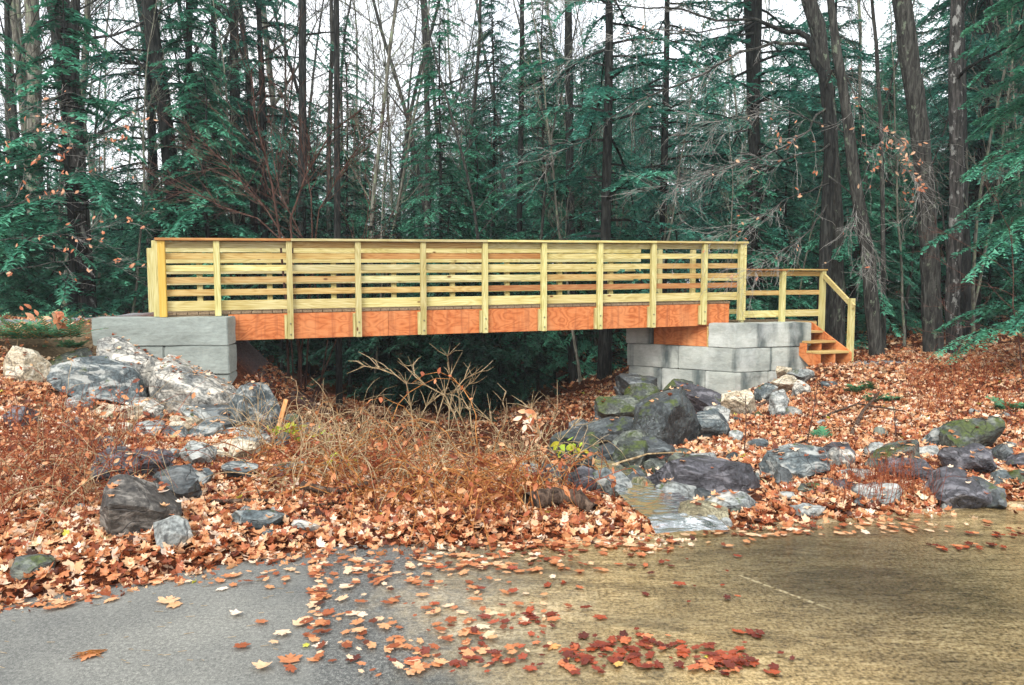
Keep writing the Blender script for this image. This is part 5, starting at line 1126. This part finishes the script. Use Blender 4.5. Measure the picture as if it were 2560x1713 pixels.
hero('bare_tree', [(2022, 800, 11), (2020, 500, 10), (2016, 300, 9), (2005, 100, 8), (1995, 0, 7)], 15, 'bark_g', 'thin pole trunk between the curved trunk and the big furrowed one', 6, 9, 1.6, bstart=.4)
hero('bare_tree', [(2135, 812, 46), (2130, 650, 41), (2122, 480, 40), (2105, 300, 40), (2080, 120, 40), (2064, 0, 40)], 14.2, 'bark_g', 'big furrowed brown trunk at the right rising to the top edge', 4, 10, 3, bstart=.7)
hero('bare_tree', [(2184, 806, 34), (2178, 700, 30), (2186, 560, 30), (2190, 400, 29), (2186, 250, 28), (2186, 120, 24), (2188, 0, 20)], 13.6, 'bark_l', 'trunk blotched with white lichen beside the big furrowed one', 10, 11, 2.6, bstart=.32, bmat='bark_d')
hero('bare_tree', [(2212, 800, 26), (2206, 560, 24), (2200, 300, 22), (2195, 0, 20)], 16.5, 'bark_d', 'dark trunk hiding behind the lichen blotched one', 6, 12, 2.5, bstart=.4)
hero('bare_tree', [(1312, 905, 22), (1310, 780, 21), (1305, 500, 20), (1300, 0, 16)], 18, 'bark_d', 'dark trunk under the bridge left of the thick one on the leaf slope', 4, 13, 2, bstart=.5)
hero('bare_tree', [(776, 965, 17), (775, 800, 16), (772, 500, 15), (770, 0, 12)], 13.5, 'bark_d', 'black pole trunk under the bridge right of the multi stemmed shrub', 6, 14, 2, bstart=.5)
hero('bare_tree', [(1185, 900, 14), (1186, 780, 14), (1190, 400, 12), (1195, 0, 10)], 19, 'bark_d', 'thin dark trunk under the middle of the bridge', 5, 15, 2, bstart=.4)
hero('bare_tree', [(75, 700, 30), (80, 400, 30), (78, 150, 29), (72, 0, 28)], 20, 'bark_p', 'pale straight trunk near the top left corner', 8, 17, 2.4, bstart=.35)
hero('bare_tree', [(1740, 800, 30), (1732, 500, 28), (1722, 200, 26), (1715, 0, 24)], 18.5, 'bark_d', 'dark trunk right of the railing end behind the twigs', 4, 18, 2.4, bstart=.5)
# multi-stemmed bare shrub behind the bridge
ms = empty('multi_stem_tree', tuple(W(688, 955, 12.6)), label='multi stemmed reddish bare tree fanning out behind the left part of the railing', cat='tree')
for i, ln in enumerate([[(662, 955), (660, 860), (655, 700), (640, 540), (622, 420), (585, 270), (575, 160)], [(675, 955), (668, 800), (650, 545), (610, 480), (540, 400), (470, 330)], [(690, 955), (688, 850), (672, 640), (665, 500), (700, 400), (760, 300), (830, 250)], [(700, 955), (720, 900), (745, 840), (765, 790), (800, 690), (840, 500), (860, 350)],
    [(685, 950), (690, 800), (720, 560), (730, 480), (790, 380), (850, 290)], [(680, 950), (684, 820), (655, 560), (590, 500), (500, 470), (430, 430)], [(695, 950), (705, 780), (715, 560), (712, 450), (690, 330), (640, 200)], [(715, 950), (735, 870), (750, 780), (700, 560), (640, 440), (620, 330)]]):
    m = MB(); r_ = random.Random(60 + i); P = [W(x, y, 12.6 + (.1 * i - .3) + k * .12 * (1 if i % 2 else -1)) - ms.location for k, (x, y) in enumerate(ln)]; n = len(P); rd = [(.026 if i in (0, 2) else .018) * (1 - .8 * k / n) for k in range(n)]; m.tube(P, rd, 6)
    for k in range(16):
        j = r_.randrange(n // 2, n - 1); q = P[j].lerp(P[j + 1], r_.random()); d = (P[j + 1] - P[j]).normalized(); grow(m, r_, q, (d + Vector((r_.uniform(-1, 1) * .8, r_.uniform(-.5, .5), r_.uniform(-.5, .3)))).normalized(), r_.uniform(.5, 1.3), .007, 1, .0, 5, .6, 4, minr=.0038)
    m.build('stem', M['twig_r'], ms)
# crooked limbs of the beech reaching over the bridge end: each limb a part
be = empty('beech_tree', tuple(W(1880, 780, 14.6)), label='spreading beech with pale grey twigs and a few orange leaves above the stair landing', cat='tree')
def limb(lines, Y, r0, mat, parent, seed, nk=26, L_=(.4, 1.3), droop=-.02, tips=None, name='limb', dY=0.0, depth=1, mk=4, wob=.22):
    r_ = random.Random(seed); m = MB(); o0 = parent.location
    P = [W(x, y, Y + dY * k) - o0 for k, (x, y) in enumerate(lines)]; Q = []
    for a, b in zip(P[:-1], P[1:]):
        for t in (0, .5): Q.append(a.lerp(b, t) + Vector((r_.uniform(-1, 1), r_.uniform(-1, 1), r_.uniform(-1, 1))) * .02)
    Q.append(P[-1]); n = len(Q); rd = [max(.004, .8 * r0 * (1 - .88 * k / n)) for k in range(n)]; m0 = MB(); m0.tube(Q, rd, 6)
    for k in range(nk):
        j = min(n - 2, int(n * (.25 + .75 * r_.random()))); q = Q[j].lerp(Q[j + 1], r_.random()); d = (Q[j + 1] - Q[j]).normalized()
        grow(m, r_, q, (d * 1.1 + Vector((r_.uniform(-1, 1) * .7, r_.uniform(-.4, .4), r_.uniform(-.8, .45)))).normalized(), r_.uniform(*L_), rd[j] * .3, depth, droop, 6, .55, mk, tips, .6, minr=.003, wob=wob)
    lo = m0.build(name, M['bark_g' if mat == 'twig_g' else mat], parent)
    if nk: m.build('twigs', M[mat], lo)
    return lo
tp = []
m = MB(); m.tube([W(x, y, 14.6) - be.location for x, y in ((1880, 800), (1886, 640), (1892, 480), (1900, 330), (1895, 230), (1880, 165))], [.13, .12, .11, .10, .085, .07], 10); m.build('trunk', M['bark_d'], be, smooth=True)
m = MB(); m.tube([W(x, y, 14.6) - be.location for x, y in ((1880, 165), (1862, 140), (1858, 105), (1848, 85), (1825, 72), (1800, 74), (1770, 62), (1730, 45), (1700, 40))], [.07, .068, .06, .058, .05, .045, .04, .035, .03], 7); m.build('limb', M['bark_d'], be, smooth=True)
for a in (([(1730, 45), (1640, 45), (1560, 22), (1480, 18), (1400, 8), (1300, 0)], 14.6, .034, 1, 14.2), ([(1858, 105), (1820, 100), (1770, 98), (1730, 110), (1690, 120), (1640, 150), (1590, 178), (1530, 205), (1460, 230), (1400, 270), (1340, 320), (1250, 360)], 14.6, .045, 2, 13.4),
          ([(1893, 245), (1870, 262), (1850, 300), (1800, 335), (1730, 365), (1670, 375), (1620, 395), (1560, 410)], 14.6, .032, 3, 13.2), ([(1898, 330), (1880, 345), (1840, 350), (1760, 380), (1700, 372), (1640, 395), (1580, 415), (1500, 430)], 14.5, .024, 4, 12.8),
          ([(1892, 470), (1870, 505), (1850, 530), (1800, 570), (1740, 600), (1710, 620)], 14.5, .022, 5, 12.6), ([(1888, 200), (1905, 160), (1930, 165), (1955, 220), (1990, 270), (2030, 300), (2070, 330)], 14.5, .03, 6, 13.0),
          ([(1896, 290), (1860, 275), (1800, 250), (1700, 258), (1620, 290)], 14.5, .02, 7, 13.2), ([(1897, 400), (1940, 440), (1965, 470), (1950, 520), (1975, 560), (1980, 605)], 14.4, .02, 8, 12.9), ([(1720, 50), (1600, 75), (1500, 68), (1380, 95), (1280, 150)], 14.5, .02, 9, 13.8), ([(1896, 420), (1850, 440), (1790, 460), (1740, 500), (1700, 525), (1640, 530)], 14.5, .018, 10, 12.9),
          ([(1895, 280), (1940, 310), (1990, 335), (2040, 355), (2090, 400), (2110, 450)], 14.5, .02, 11, 13.0)):
    limb(a[0], a[1], a[2], 'twig_g', be, a[3], 26, (.35, 1.1), -.03, tp, dY=(a[4] - a[1]) / len(a[0]), wob=.38)
def clinging(pts, n, size, par, mat='beech_leaf', **k):
    P = np.array([tuple(p) for p in pts]); T = P[rng.integers(0, len(P), n)] + rng.normal(0, .02, (n, 3))
    return scatter('leaves', [fan([(x * .8, y) for x, y in OVAL], .5, .3), fan(OVAL, -.6, .1)], T, euler_mats(rng.uniform(0, 6.28, n), rng.normal(1.3, .35, n), rng.normal(0, .5, n)), size * rng.uniform(.6, 1.2, n), rng.random(n), M[mat], par, **k)
sel = [p for p in tp if 230 < (lambda q: (1.0, (q.z, ))[0] and 300)(p + be.location)]
o_b = be.location
def pix(p):
    q = p - Vector((0, 0, EYE)); d = q.y * math.cos(PHI) - q.z * math.sin(PHI); u = q.y * math.sin(PHI) + q.z * math.cos(PHI); return ((1280 + F * q.x / d) / K, (856.5 - F * u / d) / K)
near = [p for p in tp if (lambda c: 1780 < c[0] < 2120 and 215 < c[1] < 470)(pix(p + o_b))]; rest = [p for p in tp if (lambda c: 1280 < c[0] < 2100 and 60 < c[1] < 640)(pix(p + o_b))]
clinging(near, 110, .095, be); clinging(rest, 45, .09, be)
# beech branches with orange leaves at the left edge
bl = empty('beech_sapling', tuple(W(-40, 760, 12.5)), label='beech sapling at the left edge with sprays of orange leaves', cat='tree')
tl_ = []; m = MB(); m.tube([W(x, y, 12.5) - bl.location for x, y in ((-40, 790), (-45, 600), (-50, 400), (-60, 200))], [.05, .045, .035, .02], 8); m.build('trunk', M['bark_g'], bl, smooth=True)
for i, ln in enumerate([[(-50, 400), (20, 372), (90, 362), (170, 340), (250, 300)], [(-48, 560), (30, 545), (100, 540), (200, 530), (290, 500)], [(-50, 300), (0, 270), (60, 250), (130, 235)], [(-45, 640), (40, 615), (120, 600), (200, 590), (300, 620)], [(-48, 480), (40, 470), (110, 440), (200, 380)], [(-50, 350), (20, 320), (80, 300), (150, 290)]]): limb(ln, 12.0, .012, 'twig_g', bl, 200 + i, 9, (.3, .8), -.01, tl_)
clinging([p for p in tl_ if pix(p + bl.location)[0] > -10], 95, .085, bl)
clinging([W(x, y, 12.0) - bl.location for x, y in ((20, 370), (10, 385), (60, 385), (80, 370), (140, 365), (150, 355), (100, 530), (90, 545), (40, 560), (240, 530), (295, 505), (15, 330), (20, 250), (145, 395), (150, 575), (20, 630))], 45, .09, bl)
# slender sapling with long thin arching twigs at the right edge
sp_ = empty('bare_sapling', tuple(W(2325, 870, 10.5)), label='reddish bare sapling with long arching twigs at the right edge', cat='tree')
for i, ln in enumerate([[(2345, 880), (2332, 800), (2322, 700), (2318, 560), (2290, 480), (2270, 440)], [(2335, 770), (2270, 750), (2200, 735), (2150, 700)], [(2330, 720), (2260, 650), (2190, 620), (2140, 590)], [(2325, 640), (2280, 600), (2210, 560), (2140, 520)], [(2330, 830), (2250, 800), (2160, 760)], [(2325, 680), (2280, 660), (2230, 655), (2180, 650)]]): limb(ln, 10.6, .014 if i == 0 else .007, 'twig_r', sp_, 300 + i, 5, (.15, .45), .0, None, 'stem')
for k, (x0, y0, x1, y1, lab) in enumerate(((1842, 1025, 1872, 870, 'thin bare sapling stem standing in leaves below the stairs'), (1702, 1040, 1706, 905, 'single upright twig left of the upright blue grey rock'), (2050, 1000, 2038, 900, 'short bare twig on the leaf slope right of the lying branch'))):
    e = empty('bare_sapling', tuple(gp((x0), y0, 0)), label=lab, cat='sapling'); Yq = e.location.y; m = MB(); P = [Vector((0, 0, -.05)), W((x0 + x1) / 2 + 3, (y0 + y1) / 2, Yq) - e.location, W(x1, y1, Yq) - e.location]; m.tube(P, [.007, .005, .003], 5); m.build('stem', M['twig_r'], e)
    m = MB(); r_ = random.Random(k)
    for q in range(6): a = P[1].lerp(P[2], r_.random()); m.tube([a, a + Vector((r_.uniform(-.12, .12), 0, r_.uniform(.03, .12)))], [.003, .0015], 3)
    m.build('twigs', M['twig_r'], e)
# small stones half sunk in the litter: three shapes, copied
r = random.Random(91); PR = []
for i in range(4):
    o = rock([(1000 + 10 * math.cos(t + i) * r.uniform(.8, 1.2), 1200 + 7 * math.sin(t + i) * r.uniform(.8, 1.2)) for t in np.linspace(0, 6.28, 8)[:-1]], 5.0, M[['r_grey', 'r_bluegrey', 'r_tan', 'r_mossy'][i]], 'small stone half sunk in the leaf litter of the bank', 1.0, 'small stones in the leaf litter', 400 + i, bury=.1, name='stone'); PR.append(o)
sp = []
for i in range(70):
    px, py = (r.uniform(1380, 2330), r.uniform(930, 1180)) if i < 46 else (r.uniform(150, 640), r.uniform(940, 1200))
    Y = hit(px, py); p = W(px, py, Y)
    if in_stream(p.x, p.y): continue
    o = PR[i] if i < 4 else PR[i % 4].copy()
    if i >= 4: C.objects.link(o)
    s = r.uniform(.8, 2.2) if py < 1060 else r.uniform(.7, 1.5); o.location = (p.x, p.y, z1(p.x, p.y) + .02 * s); o.rotation_euler = (r.uniform(-.4, .4), r.uniform(-.4, .4), r.uniform(0, 6.28)); o.scale = (s, s * r.uniform(.7, 1), s * r.uniform(.6, .9))
# needles and bits of twig on the dry pavement
m = MB()
for i in range(46):
    px, py = r.uniform(0, 700), r.uniform(1330, 1565); Yh = EYE * F / (py * K - 715); p = W(px, py, Yh); az = r.uniform(-.5, .5); L_ = r.uniform(.015, .045)
    if p.y < edge(p.x) - .15: m.tube([(p.x, p.y, .004), (p.x + L_ * math.cos(az), p.y + L_ * math.sin(az), .005)], .0012, 3)
m.build('pine_needles', M['twig_t'], kind='stuff', label='loose pine needles scattered over the dry grey pavement', cat='pine needles')
m = MB()
for i in range(26): az = r.uniform(-.6, .9) + (3.14 if i % 3 == 0 else 0); L_ = r.uniform(.04, .08); Yh = EYE * F / (1530 * K - 715); p = W(205, 1530, Yh); m.tube([(p.x, p.y, .012 + i * .0006), (p.x + L_ * math.cos(az), p.y + L_ * math.sin(az), .006)], .0014, 3)
m.build('pine_needle_tuft', M['cane_o'], label='orange tuft of pine needles at the lower left of the pavement', cat='pine needles')


# ------------------------------------------------------------ thin haze volume added to lift the dark far woods
hz = MB(); hz.box(-95, 95, -45, 135, -2.6, 32); hm_ = bpy.data.materials.new('haze'); hm_.use_nodes = True; hn = hm_.node_tree; hn.nodes.clear()
ho = hn.nodes.new('ShaderNodeOutputMaterial'); hv = hn.nodes.new('ShaderNodeVolumePrincipled'); hv.inputs['Color'].default_value = (.86, .95, 1, 1); hv.inputs['Density'].default_value = .0009; hv.inputs['Anisotropy'].default_value = .1; hn.links.new(hv.outputs[0], ho.inputs['Volume'])
hz.build('haze', hm_, kind='stuff', label='thin haze added between the trees to lift the dark woods', cat='haze')
